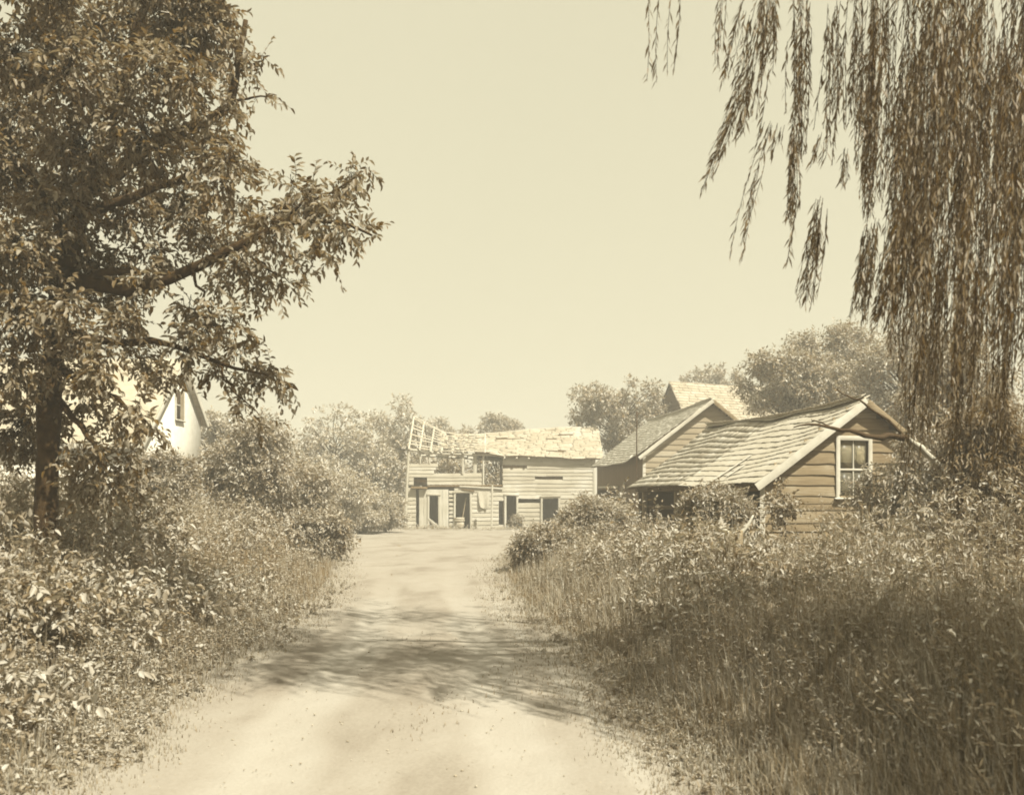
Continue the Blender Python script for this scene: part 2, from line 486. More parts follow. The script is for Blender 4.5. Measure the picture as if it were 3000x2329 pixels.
def leaf_geo(pos, dirv, nrm, ln, wd, fine=True):
    """leaves as folded blades: pos base points, dirv along, nrm up"""
    d = unit(dirv); s = unit(np.cross(d, nrm)); n = np.cross(s, d)
    ln = np.broadcast_to(ln, (len(pos),))[:, None]; wd = np.broadcast_to(wd, (len(pos),))[:, None]
    m = len(pos)
    if fine:
        fold = 0.28
        b = pos; t = pos + d * ln - n * ln * 0.12
        l1 = pos + d * ln * .32 + s * wd * .5 + n * wd * fold; r1 = pos + d * ln * .32 - s * wd * .5 + n * wd * fold
        l2 = pos + d * ln * .70 + s * wd * .36 + n * wd * fold * .5; r2 = pos + d * ln * .70 - s * wd * .36 + n * wd * fold * .5
        V = np.stack([b, l1, l2, t, r2, r1], 1).reshape(-1, 3)
        o = np.arange(m)[:, None] * 6
        Fq = np.concatenate([o + np.array([0, 3, 2, 1]), o + np.array([0, 5, 4, 3])])
    else:
        l1 = pos + d * ln * .42 + s * wd * .5 + n * wd * .15; r1 = pos + d * ln * .42 - s * wd * .5 + n * wd * .15
        V = np.stack([pos, l1, pos + d * ln, r1], 1).reshape(-1, 3)
        o = np.arange(m)[:, None] * 4
        Fq = np.concatenate([o + np.array([0, 2, 1]), o + np.array([0, 3, 2])])
    return V, Fq

def rand_dir(n): return unit(rng.normal(size=(n, 3)))

def sprigs(centers, radii, per, leaf, width, droop=0.35, twig=0.30, n_leaf=7, flat=0.75):
    """leafy twigs filling a set of clumps; returns leaf pos, dir, normal, length, width"""
    centers = np.asarray(centers, float); radii = np.asarray(radii, float)
    cnt = np.maximum(2, (per * (radii / radii.mean()) ** 2)).astype(int)
    idx = np.repeat(np.arange(len(centers)), cnt)
    n = len(idx)
    rd = rand_dir(n); rr = R(n) ** 0.45
    o = centers[idx] + rd * (radii[idx] * rr)[:, None] * np.array([1, 1, flat])
    t = unit(rd * 0.8 + rng.normal(0, 0.5, (n, 3)) + np.array([0, 0, -droop]))
    L = twig * U(0.6, 1.4, n)
    LAST['twig'] = (o, o + t * L[:, None] - np.array([0, 0, 1]) * (droop * .35 * L)[:, None], centers[idx])
    f = (np.arange(n_leaf) + 0.5) / n_leaf
    pos = o[:, None] + t[:, None] * (L[:, None] * f[None])[..., None] + np.array([0, 0, -1]) * (droop * 0.35 * L[:, None] * f[None] ** 2)[..., None]
    side = unit(np.cross(t, rand_dir(n)))
    sg = np.where(np.arange(n_leaf) % 2 == 0, 1.0, -1.0)
    d = unit(t[:, None] * 0.7 + side[:, None] * sg[None, :, None] * 0.8 + rng.normal(0, 0.3, (n, n_leaf, 3)) + np.array([0, 0, -droop]))
    nr = unit(np.array([0, 0, 1.0]) + rng.normal(0, 0.55, (n, n_leaf, 3)))
    m = n * n_leaf
    ln = leaf * U(0.65, 1.25, m)
    return pos.reshape(m, 3), d.reshape(m, 3), nr.reshape(m, 3), ln, ln * width * U(0.8, 1.2, m)

LAST = {}
def sticks(a, b, r, sag=0.0):
    """thin three-sided stems from a to b with one bend"""
    a = np.asarray(a); b = np.asarray(b); n = len(a)
    m = (a + b) / 2 + np.array([0, 0, 1.0]) * sag
    r = np.broadcast_to(r, (n,))[:, None]
    offs = [np.array(v) for v in ((1, 0, .2), (-.5, .87, -.1), (-.5, -.87, -.1))]
    V = np.stack([p + o * r * k for p, k in ((a, 1.0), (m, .75), (b, .35)) for o in offs], 1).reshape(-1, 3)
    o = np.arange(n)[:, None] * 9
    Fq = np.concatenate([o + np.array([3 * j + q, 3 * j + (q + 1) % 3, 3 * j + 3 + (q + 1) % 3, 3 * j + 3 + q]) for j in range(2) for q in range(3)])
    return V, Fq

def limbs_mesh(name, lines, mat, parent, sides=6):
    g = Geo()
    for pts, r0, r1 in lines:
        g.add(*tube(pts, np.linspace(r0, r1, len(pts)), sides))
    return link(name, g.mesh(name, mat, True), parent)

def tree(name, label, cat, base, clumps, leaf, width, per, mat, trunk_r, group=None, fine=False, droop=0.3, twig=0.35, n_leaf=7,
         trunk_top=None, bark=None, flat=0.8):
    """a tree or bush: trunk, limbs out to the clumps, leafy crown. clumps: (x,y,z,r) in world coordinates"""
    base = np.array(base, float)
    t = thing(name, label, cat, base, 0, group)
    c = np.array(clumps, float); ctr = c[:, :3] - base; rad = c[:, 3]
    top = np.array(trunk_top) - base if trunk_top is not None else np.array([ctr[:, 0].mean() * 0.8, ctr[:, 1].mean() * .8, np.quantile(ctr[:, 2], 0.6)])
    g = Geo()
    tp = curve_pts([(0, 0, -0.25), top * np.array([.35, .35, .45]), top], 8, trunk_r * 0.3, 3)
    g.add(*tube(tp, np.linspace(trunk_r * 1.15, trunk_r * 0.4, 8), 7))
    link("trunk", g.mesh("trunk", bark or M_BARK, True), t)
    lines = []
    for k in range(len(ctr)):
        zf = np.clip(ctr[k][2] / (top[2] + 1e-6) * 0.75, 0.25, 0.98)
        i = zf * 7; i0 = int(i); s = tp[i0] + (tp[min(i0 + 1, 7)] - tp[i0]) * (i - i0)
        mid = (s + ctr[k]) / 2 + np.array([0, 0, 0.08 * np.linalg.norm(ctr[k] - s)])
        lines.append((curve_pts([s, mid, ctr[k]], 6, 0.02, k), trunk_r * 0.38, max(trunk_r * 0.06, 0.004)))
    limbs_mesh("limb", lines, bark or M_BARK, t, 5)
    pos, d, nr, ln, wd = sprigs(ctr, rad, per, leaf, width, droop, twig, n_leaf, flat)
    V, Fq = leaf_geo(pos, d, nr, ln, wd, fine)
    cr = link("crown", mesh_np("crown", V, Fq, mat), t)
    tag(cr, kind="stuff")
    return t

def clumps_in(cpx, cpy, rx, ry, Y, n, r=(0.25, 0.4), depth=0.8, seed=0, full=0.9):
    """clumps spread over an ellipse seen at (cpx, cpy) px with radii rx, ry px, centred at depth Y"""
    r_ = np.random.default_rng(seed)
    out = []
    k = Y / F
    for _ in range(n):
        v = r_.normal(size=3); v /= np.linalg.norm(v); v *= r_.uniform(0.25, 1) ** 0.5 * full
        p = P(cpx, cpy, Y)
        out.append((p[0] + v[0] * rx * k, p[1] + v[1] * rx * k * depth, p[2] + v[2] * ry * k, r_.uniform(*r) * min(rx, ry) * k))
    return out

# ------------------------------------------------------------------ roofs
def slope_shingles(surf, rows, length, xlen, wmin, wmax, start=None, thick=0.016, tilt=0.035, rough=1.0):
    """matrices of lapped shingles on surf(u, v): u along the eave, v from eave to ridge; returns (u, row, matrix)"""
    out = []
    for r in range(rows):
        s = start(r) if start else 0.0
        u = s + U(-0.004, 0.004)
        while u < 1.0:
            w = U(wmin, wmax) / xlen
            u2 = min(u + w, 1.004)
            um = (u + u2) / 2
            v = r / rows
            a = Vector(surf(u, v)); b = Vector(surf(u2, v)); c = Vector(surf(um, min(v + 0.02, 1.02))); m = Vector(surf(um, v))
            up = (c - m).normalized(); d = (b - a).normalized(); n = d.cross(up).normalized()
            if n.z < 0: n = -n
            up2 = (up - n * tilt).normalized()
            mid = m + up2 * (length / 2 + U(-0.014, 0.014)) + n * (0.022 + U(-0.004, 0.006) * rough)
            out.append((um, r, frame_mat(mid - d * ((b - a).length / 2 - 0.004), mid + d * ((b - a).length / 2 - 0.004), up2, length, thick)))
            u = u2
    return out

def surf_mesh(name, parent, surf, nu, nv, thick, mat):
    """roof deck: a sheet on surf with thickness"""
    V = []; 
    for j in range(nv + 1):
        for i in range(nu + 1): V.append(surf(i / nu, j / nv))
    V = np.array(V, float); k = len(V); W = V - np.array([0, 0, thick])
    i, j = np.meshgrid(np.arange(nu), np.arange(nv)); a = (j * (nu + 1) + i).ravel()
    top = np.stack([a, a + 1, a + nu + 2, a + nu + 1], 1)
    ring = list(range(nu + 1)) + [(q + 1) * (nu + 1) + nu for q in range(nv)] + [nv * (nu + 1) + q for q in range(nu - 1, -1, -1)] + [q * (nu + 1) for q in range(nv - 1, 0, -1)]
    sd = np.array([(ring[q], ring[(q + 1) % len(ring)], ring[(q + 1) % len(ring)] + k, ring[q] + k) for q in range(len(ring))])
    return link(name, mesh_np(name, np.concatenate([V, W]), [top, top[:, ::-1] + k, sd], mat), parent)

# ------------------------------------------------------------------ near shed with the shingled roof
SH_RZ = math.radians(11.9)
shed = thing("open_shed", "low open-sided shed with wavy shingled roof and a white rake board", "shed", (5.125, 20.5, 0.0), SH_RZ)
EZ, AZ, AX, SL = 1.97, 3.84, 2.6, 8.0
PT = (AZ - EZ) / AX
def sag(u): return -0.11 * math.sin(math.pi * min(max(u, 0), 1)) 
def shed_left(u, v):
    y = -0.22 + u * (SL + 0.4)
    w = 0.035 * math.sin(2.6 * u * 6 + v * 3) * (0.3 + v) + 0.025 * math.sin(u * 9 + 1.5) 
    return (v * AX, y, EZ + (AZ - EZ) * v + sag(u) * v - 0.05 * math.sin(math.pi * v) + w)
def shed_right(u, v):
    y = -0.22 + u * (SL + 0.4)
    return (2 * AX - v * AX, y, EZ + (AZ - EZ) * v + sag(u) * v)
roof = surf_mesh("roof", shed, lambda u, v: Vector(shed_left(u, v)) - Vector((0, 0, 0.01)), 20, 6, 0.03, W_INSIDE)
sh = slope_shingles(shed_left, 13, 0.36, SL + 0.4, 0.12, 0.26, thick=0.030, tilt=0.10)
sh.sort(key=lambda s: s[0])
for um, r, M in sh[:300]:
    o = link("shingle", bmesh_for('shingle', W_SHING), roof); o.matrix_basis = M
joined("shingle_remainder", roof, [s[2] for s in sh[300:]], W_SHING)
roof2 = surf_mesh("roof", shed, lambda u, v: Vector(shed_right(u, v)) - Vector((0, 0, 0.012)), 12, 3, 0.03, W_INSIDE)
joined("shingle_field", roof2, [s[2] for s in slope_shingles(shed_right, 13, 0.40, SL + 0.4, 0.14, 0.26)], W_SHING2)
# ridge boards
for k in range(6):
    a = Vector(shed_left(k / 6, 1.0)); b = Vector(shed_left((k + 1) / 6, 1.0))
    board("ridge_board", shed, a + Vector((-.06, 0, .045)), b + Vector((-.06, 0, .045)), (1, 0, -PT * -0.9), 0.14, 0.02, W_SHING)
# gable wall
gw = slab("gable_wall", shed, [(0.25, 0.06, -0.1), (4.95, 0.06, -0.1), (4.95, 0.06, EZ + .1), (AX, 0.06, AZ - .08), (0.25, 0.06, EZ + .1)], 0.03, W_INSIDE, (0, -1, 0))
pys = [1690, 1655, 1620, 1585, 1557, 1530, 1495, 1475, 1453, 1420, 1392, 1357, 1323, 1290, 1257, 1225, 1196, 1174]
zs = [EYE + (HZ - p) / F * 21.0 for p in pys]
WX0, WX1, WZ0, WZ1 = 2.02, 2.80, EYE + (HZ - 1455) / F * 21, EYE + (HZ - 1284) / F * 21
clap_rows(gw, zs, lambda a, b: max(0.24, ((a + b) / 2 - EZ) / PT + 0.05), lambda a, b: min(4.96, 2 * AX - ((a + b) / 2 - EZ) / PT - 0.05), 0.0, W_SHED,
          holes=[(WX0, WX1, WZ0, WZ1)], split=2.6, thick=0.026)
# white rake boards
p0 = Vector((0.02, -0.245, EZ - 0.06)); p1 = Vector((AX + 0.02, -0.245, AZ - 0.055))
tag(board("rake_board", shed, p0, p1, (-PT, 0, 1), 0.17, 0.03, W_TRIM), "white rake board along the gable edge")
p0 = Vector((2 * AX - 0.02, -0.245, EZ - 0.06)); p1 = Vector((AX + 0.03, -0.245, AZ - 0.07))
board("rake_board", shed, p0, p1, (PT, 0, 1), 0.13, 0.03, W_SHED)
board("corner_board", shed, (0.24, -0.055, -0.05), (0.24, -0.055, EZ + 0.0), (1, 0, 0), 0.11, 0.02, W_TRIM)
# window
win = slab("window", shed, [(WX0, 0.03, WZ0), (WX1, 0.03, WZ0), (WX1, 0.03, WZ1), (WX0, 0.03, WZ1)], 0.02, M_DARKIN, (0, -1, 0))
for (a, b) in (((WX0, WZ0), (WX0, WZ1)), ((WX1, WZ0), (WX1, WZ1))):
    board("casing", win, (a[0], -0.06, a[1] - .02), (b[0], -0.06, b[1] + .05), (1, 0, 0), 0.09, 0.035, W_TRIM, 'beam')
board("casing", win, (WX0 + .046, -0.06, WZ1 + .0), (WX1 - .046, -0.06, WZ1 + .0), (0, 0, 1), 0.10, 0.033, W_TRIM, 'beam')
board("sill", win, (WX0 - .07, -0.085, WZ0 - .045), (WX1 + .07, -0.085, WZ0 - .045), (0, 0, 1), 0.05, 0.10, W_TRIM, 'beam')
zm = (WZ0 + WZ1) / 2 - 0.05
board("meeting_rail", win, (WX0 + .046, -0.02, zm), (WX1 - .046, -0.02, zm), (0, 0, 1), 0.045, 0.03, W_TRIM, 'beam')
xm = (WX0 + WX1) / 2
board("muntin", win, (xm, -0.018, WZ0 + .0), (xm, -0.018, zm - .024), (1, 0, 0), 0.025, 0.02, W_TRIM, 'beam')
board("muntin", win, (xm, -0.018, zm + .024), (xm, -0.018, WZ1 - .05), (1, 0, 0), 0.025, 0.02, W_TRIM, 'beam')
for (za, zb) in ((WZ0, zm - .024), (zm + .024, WZ1 - .05)):
    for (xa_, xb_) in ((WX0 + .046, xm - .013), (xm + .013, WX1 - .046)):
        slab("pane", win, [(xa_, -0.006, za), (xb_, -0.006, za), (xb_, -0.006, zb), (xa_, -0.006, zb)], 0.004, M_GLASS, (0, -1, 0))
slab("blind", win, [(WX0 + .05, 0.012, zm + .18), (WX1 - .05, 0.012, zm + .12), (WX1 - .05, 0.012, WZ1 - .03), (WX0 + .05, 0.012, WZ1 - .03)], 0.006, M_BLIND, (0, -1, 0))
# open side: plate, posts, back wall
board("eave_plate", shed, (0.24, 0.02, EZ - 0.06), (0.24, SL, EZ - 0.04), (0, 0, 1), 0.16, 0.12, W_DARK, 'beam')
for t in (2.09, 4.84, 7.32):
    board("post", shed, (0.24, t, -0.1), (0.24, t + U(-.03, .03), EZ - 0.14), (0, 1, 0), 0.13, 0.12, W_SHED, 'beam')
board("cross_rail", shed, (0.34, 2.2, 1.45), (0.34, 7.3, 1.40), (0, 0, 1), 0.09, 0.04, W_DARK, 'beam')
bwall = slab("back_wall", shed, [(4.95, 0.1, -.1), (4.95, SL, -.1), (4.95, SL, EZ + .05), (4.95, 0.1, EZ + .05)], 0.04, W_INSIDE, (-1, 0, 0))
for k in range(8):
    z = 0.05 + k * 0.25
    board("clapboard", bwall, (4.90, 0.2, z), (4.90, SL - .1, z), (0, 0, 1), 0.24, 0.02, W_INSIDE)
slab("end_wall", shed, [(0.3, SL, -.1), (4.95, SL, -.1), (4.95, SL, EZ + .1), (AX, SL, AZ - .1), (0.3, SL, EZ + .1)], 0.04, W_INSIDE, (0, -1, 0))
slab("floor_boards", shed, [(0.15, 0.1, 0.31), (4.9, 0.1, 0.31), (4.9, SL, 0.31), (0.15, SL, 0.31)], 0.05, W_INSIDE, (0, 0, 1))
for k in range(9):
    y = 0.35 + k * 0.92
    board("rafter", shed, (0.12, y, EZ - 0.05), (AX, y, AZ - 0.20 + sag(y / SL)), (0, 1, 0), 0.06, 0.09, W_DARK, 'beam')

def loc_w(o_loc, rz, p):
    c, s = math.cos(rz), math.sin(rz)
    return (o_loc[0] + c * p[0] - s * p[1], o_loc[1] + s * p[0] + c * p[1], o_loc[2] + p[2])
def on_shed(u, v, h=0.06):
    p = shed_left(u, v); return Vector(loc_w((5.125, 20.5, 0), SH_RZ, (p[0], p[1], p[2] + h)))
def lone_board(name, label, cat, p0, p1, wdir, width, thick, mat, kind='board', group=None):
    o = link(name, bmesh_for(kind, mat)); o.matrix_basis = frame_mat(p0, p1, wdir, width, thick)
    return tag(o, label, cat, group)
lone_board("loose_plank", "longer pale plank lying down the shingled shed roof", "plank", on_shed(0.305, -0.01), on_shed(0.295, 0.42), (0, 1, 0), 0.09, 0.025, W_TRIM)
lone_board("loose_plank", "shorter pale plank lying below the longer one on the shed roof", "plank", on_shed(0.245, 0.11), on_shed(0.242, 0.27), (0, 1, 0), 0.09, 0.025, W_TRIM)

# ------------------------------------------------------------------ clapboard outbuilding behind the shed
OB_LOC, OB_RZ = (5.16, 39.7, -0.2), math.radians(5.0)
ob = thing("clapboard_outbuilding", "clapboard gabled outbuilding with dark upright boards along its side", "outbuilding", OB_LOC, OB_RZ)
OE, OA, OX, OL = 3.44, 5.91, 3.15, 11.0
OP = (OA - OE) / OX
def ob_left(u, v):
    y = -0.3 + u * (OL + 0.5)
    lift = 0.16 * (1 - min(u / 0.22, 1)) * (1 - v) - 0.10 * math.sin(math.pi * u) * (1 - v)
    return (v * OX, y, OE + (OA - OE) * v + lift - 0.08 * math.sin(math.pi * u) * v + 0.015 * math.sin(u * 17 + v * 4))
def ob_right(u, v):
    y = -0.3 + u * (OL + 0.5)
    return (2 * OX - v * OX, y, OE + (OA - OE) * v - 0.08 * math.sin(math.pi * u) * v)
for f, nm in ((ob_left, 0), (ob_right, 1)):
    rf = surf_mesh("roof", ob, (lambda f: lambda u, v: Vector(f(u, v)) - Vector((0, 0, .01)))(f), 16, 5, 0.035, W_INSIDE)
    joined("shingle_field", rf, [s[2] for s in slope_shingles(f, 20, 0.34, OL + .5, 0.4, 1.1, thick=0.014, tilt=0.03, rough=.5)], W_SHING3, BOARD_RAW)
gw = slab("gable_wall", ob, [(0.3, 0.06, -.2), (6.0, 0.06, -.2), (6.0, 0.06, OE + .2), (OX, 0.06, OA - .08), (0.3, 0.06, OE + .2)], 0.03, W_INSIDE, (0, -1, 0))
zs = list(np.arange(0, OA + 0.1, 0.238))
clap_rows(gw, zs, lambda a, b: max(0.28, ((a + b) / 2 - OE) / OP + 0.06), lambda a, b: min(6.02, 2 * OX - ((a + b) / 2 - OE) / OP - 0.06), 0.0, W_MID, split=4.0, thick=0.03)
tag(board("rake_board", ob, (0.05, -0.33, OE + 0.02), (OX + .02, -0.33, OA - 0.05), (-OP, 0, 1), 0.15, 0.03, W_TRIM), "pale rake board along the gable edge")
board("rake_board", ob, (2 * OX - 0.02, -0.33, OE - .06), (OX + .03, -0.33, OA - 0.07), (OP, 0, 1), 0.15, 0.03, W_SHED)
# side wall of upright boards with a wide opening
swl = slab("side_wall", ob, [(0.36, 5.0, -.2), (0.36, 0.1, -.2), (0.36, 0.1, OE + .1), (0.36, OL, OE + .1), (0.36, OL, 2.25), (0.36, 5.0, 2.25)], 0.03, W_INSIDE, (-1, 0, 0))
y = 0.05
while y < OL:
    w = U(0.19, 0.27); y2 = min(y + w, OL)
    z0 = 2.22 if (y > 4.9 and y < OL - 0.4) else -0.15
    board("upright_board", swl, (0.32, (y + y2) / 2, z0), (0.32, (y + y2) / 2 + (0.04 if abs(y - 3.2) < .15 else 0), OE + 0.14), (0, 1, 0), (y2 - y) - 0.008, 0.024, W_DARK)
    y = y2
tag(board("door_rail", ob, (0.27, 5.2, 2.32), (0.27, 10.4, 2.36), (0, 0, 1), 0.09, 0.04, W_BARN), "pale rail over the wide side opening")
board("corner_board", ob, (0.33, -0.035, -.1), (0.33, -0.035, OE + .18), (1, 0, 0), 0.12, 0.02, W_TRIM)
slab("end_wall", ob, [(0.36, OL, -.2), (6.0, OL, -.2), (6.0, OL, OE + .2), (OX, OL, OA - .1), (0.36, OL, OE + .2)], 0.04, W_INSIDE, (0, -1, 0))
slab("far_side_wall", ob, [(6.0, 0.1, -.2), (6.0, OL, -.2), (6.0, OL, OE + .2), (6.0, 0.1, OE + .2)], 0.04, W_INSIDE, (-1, 0, 0))

# thin pole by its corner, prop leaning against the side, cart wheel in the weeds
g = Geo(); a = P(1858, 1500, 38.6); b = P(1866, 1205, 38.6); a[2] = -0.3
g.add(*tube(curve_pts([a, (a * .5 + b * .5) + np.array([.03, 0, 0]), b], 8), np.linspace(.035, .022, 8), 6))
tag(link("thin_pole", g.mesh("thin_pole", W_DEAD, True)), "tall thin pole standing at the corner of the clapboard outbuilding", "pole")
pa = P(1775, 1495, 43.0); pa[2] = -0.15; pb = P(1830, 1412, 43.2)
lone_board("leaning_prop", "pale timber prop leaning by the dark side of the outbuilding", "timber prop", pa, pb, (0, 1, 0), 0.11, 0.07, W_BARN, 'beam')

# ------------------------------------------------------------------ steep-roofed hall behind
HL_RZ = math.radians(24)
ap = P(1966, 1121, 62)
hall = thing("steep_roofed_barn", "steep-roofed barn rising behind the outbuilding with a dark clapboard gable", "barn", (ap[0], ap[1], -0.3), HL_RZ)
hz, hs, hw, hl = ap[2] + 0.3, 1.33, 3.2, 9.0
def hall_front(u, v): return (-0.15 + u * (hl + .3), -hw * 1.06 * (1 - v), hz - hs * hw * 1.06 * (1 - v) - 0.05 * math.sin(math.pi * u) * v)
def hall_back(u, v): return (-0.15 + u * (hl + .3), hw * 1.06 * (1 - v), hz - hs * hw * 1.06 * (1 - v) - 0.05 * math.sin(math.pi * u) * v)
for f in (hall_front, hall_back):
    rf = surf_mesh("roof", hall, (lambda f: lambda u, v: Vector(f(u, v)) - Vector((0, 0, .012)))(f), 8, 4, 0.05, W_INSIDE)
    joined("shingle_field", rf, [s[2] for s in slope_shingles(f, 24, 0.34, hl + .3, 0.4, 1.2, thick=0.014, tilt=0.03, rough=.5)], W_SHING2, BOARD_RAW)
he = hz - hs * hw
gwall = slab("gable_wall", hall, [(0.04, -hw, 0), (0.04, hw, 0), (0.04, hw, he), (0.04, 0, hz - .06), (0.04, -hw, he)], 0.04, W_INSIDE, (-1, 0, 0))
z = 0.1
while z < hz - 0.3:
    half = min(hw, (hz - z - .14) / hs) - 0.03
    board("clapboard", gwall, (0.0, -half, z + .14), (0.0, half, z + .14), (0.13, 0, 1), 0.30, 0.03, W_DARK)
    z += 0.285
for k in range(int(he / 0.29)):
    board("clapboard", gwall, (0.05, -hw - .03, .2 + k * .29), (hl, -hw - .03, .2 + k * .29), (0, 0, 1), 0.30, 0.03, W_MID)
slab("front_wall", hall, [(0.04, -hw, 0), (hl, -hw, 0), (hl, -hw, he), (0.04, -hw, he)], 0.03, W_INSIDE, (0, 1, 0))
slab("rear_wall", hall, [(0.04, hw, 0), (hl, hw, 0), (hl, hw, he), (0.04, hw, he)], 0.03, W_INSIDE, (0, 1, 0))
slab("end_wall", hall, [(hl, -hw, 0), (hl, hw, 0), (hl, hw, he), (hl, 0, hz - .06), (hl, -hw, he)], 0.04, W_INSIDE, (1, 0, 0))

# ------------------------------------------------------------------ the ruined barn across the yard
BY, BG = 58.0, -0.28
barn = thing("ruined_barn", "long derelict two-storey barn with a sagging roof of bare rafters at one end", "barn", (0, BY, BG))
KB = BY / F * 0.3205
def bx(c, Y=BY): return (-400 + 0.3205 * c) * Y / F
def bz(c, Y=BY): return EYE + (300 - 0.3205 * c) * Y / F - BG
RC = np.array([(340, 215), (500, 300), (640, 372), (750, 388), (850, 392), (1130, 371), (1400, 342), (1700, 325), (2060, 315), (2250, 312)], float)
EC = np.array([(300, 512), (640, 550), (1000, 548), (1150, 578), (1480, 585), (1800, 605), (2050, 606), (2250, 608)], float)
def ridge_z(x): return np.interp(x, bx(RC[:, 0], 61.5), bz(RC[:, 1], 61.5))
def eave_z(x): return np.interp(x, bx(EC[:, 0], 57.7), bz(EC[:, 1], 57.7))
X0, X1 = -6.33, 5.5
def barn_front(u, v):
    x = X0 + u * (X1 - X0); a = eave_z(x); b = ridge_z(x)
    return (x, -0.3 + 3.8 * v, a + (b - a) * v - 0.04 * math.sin(math.pi * v) + 0.02 * math.sin(x * 3 + v * 5) * (1 if x > -2 else 0.3))
def barn_back(u, v):
    x = X0 + u * (X1 - X0); a = eave_z(x); b = ridge_z(x)
    return (x, 7.3 - 3.8 * v, a + (b - a) * v)
UB = lambda x: (x - X0) / (X1 - X0)
sub = lambda f, u0: (lambda u, v: f(u0 + (1 - u0) * u, v))
rng = np.random.default_rng(41)
u0 = UB(-2.3)
roof = surf_mesh("roof", barn, (lambda u, v: Vector(barn_front(u0 + (1 - u0) * u, v)) - Vector((0, 0, .012))), 20, 5, 0.05, W_INSIDE)
ragged = [UB(-2.2 - 1.3 * (r / 18) - 0.5 * R()) for r in range(18)]
joined("shingle_field", roof, [s[2] for s in slope_shingles(barn_front, 18, 0.34, X1 - X0, 0.35, 1.1, start=lambda r: ragged[r], thick=0.014, tilt=0.03, rough=1.5) if R() > .035], W_SHING2, BOARD_RAW)
roofb = surf_mesh("roof", barn, (lambda u, v: Vector(barn_back(u0 + (1 - u0) * u, v)) - Vector((0, 0, .012))), 14, 3, 0.05, W_INSIDE)
# rafters, lath, tattered shingles on the bare end
xs_r = [-6.28 + 0.655 * k for k in range(8)]
for x in xs_r:
    a = Vector(barn_front(UB(x + 0.05), 0.0)); m = Vector(barn_front(UB(x), 0.5)); b = Vector(barn_front(UB(x - 0.03), 1.0))
    for p, q in ((a, m), (m, b)):
        board("rafter", barn, p + Vector((0, 0, -.03)), q + Vector((0, 0, -.03)), (1, 0, 0), 0.11, 0.11, W_FRAME, 'beam')
    a = Vector(barn_back(UB(x), 0.0)); b = Vector(barn_back(UB(x), 1.0))
    board("rafter", barn, a + Vector((0, 0, -.06)), b + Vector((0, 0, -.06)), (1, 0, 0), 0.09, 0.10, W_FRAME, 'beam')
def laths(surf, rows, keep, wid):
    for r in range(rows):
        v = (r + 0.35) / rows
        for k in range(len(xs_r) - 1):
            if R() > keep: continue
            xa, xb = xs_r[k] - 0.06, xs_r[k + 1] + 0.06
            a = Vector(surf(UB(xa), v)); b = Vector(surf(UB(xb), v)); c = Vector(surf(UB(xa), v + .03))
            up = (c - a); n = (b - a).cross(up).normalized(); n = n if n.z > 0 else -n
            board("lath", barn, a + n * .05, b + n * (.05 + U(-.01, .02)), up, wid * U(.75, 1.2), 0.022, W_LATH)
laths(barn_front, 10, 0.80, 0.10)
laths(barn_back, 9, 0.45, 0.10)
tat = []
for k in range(70):
    r = int(rng.integers(0, 18)); u = UB(U(-4.6, -2.2)); 
    s = barn_front(u, r / 18)
    a = Vector(barn_front(u, r / 18)); c = Vector(barn_front(u, r / 18 + .03)); up = (c - a).normalized()
    tat.append(frame_mat(a + up * .15 + Vector((-.12, 0, .08)), a + up * .15 + Vector((.12, 0, .08)), up, 0.32, 0.014))
joined("shingle_remnant", barn, tat, W_SHING2)
ridgebeam = [Vector(barn_front(UB(x), 1.0)) for x in np.linspace(-6.3, 5.4, 13)]
for p, q in zip(ridgebeam[:-1], ridgebeam[1:]):
    board("ridge_beam", barn, p + Vector((0, 0, .01)), q + Vector((0, 0, .01)), (0, 0, 1), 0.10, 0.08, W_FRAME, 'beam')
# frame
def post(c0, y0, c1, y1, w=0.13, mat=W_FRAME, dy=0.0, name="post"):
    return board(name, barn, (bx(c0), dy, bz(y0)), (bx(c1), dy, bz(y1)), (1, 0, 0), w, 0.12, mat, 'beam')
post(276, 1215, 290, 850, 0.16, dy=-.12); post(290, 850, 306, 512, 0.14, dy=-.10)
post(795, 745, 800, 560, 0.12, dy=-.02); post(908, 745, 910, 560, 0.22, dy=0.1); post(986, 850, 986, 562, 0.11, dy=-.02)
post(655, 730, 655, 560, 0.07, W_SHED, dy=.4); post(410, 655, 405, 530, 0.10, dy=.02); post(495, 655, 490, 545, 0.10, dy=.02)
board("plate_beam", barn, (bx(300), -.1, bz(522)), (bx(640), -.1, bz(562)), (0, 0, 1), 0.15, 0.14, W_FRAME, 'beam')
board("plate_beam", barn, (bx(640), -.1, bz(562)), (bx(1160), -.1, bz(572)), (0, 0, 1), 0.14, 0.14, W_FRAME, 'beam')
for k, x in enumerate((-6.2, -3.3, -0.75)):   # rear posts and plate seen through the open end
    board("post", barn, (x, 6.9, 0), (x, 6.9, eave_z(x) - .1), (1, 0, 0), 0.15, 0.15, W_FRAME, 'beam')
board("plate_beam", barn, (X0, 6.95, eave_z(-6) - .08), (-0.7, 6.95, eave_z(-1) - .08), (0, 0, 1), 0.14, 0.14, W_FRAME, 'beam')
board("brace", barn, (bx(800), .05, bz(745)), (bx(690), .05, bz(585)), (1, 0, 0.6), 0.07, 0.06, W_SHED, 'beam')
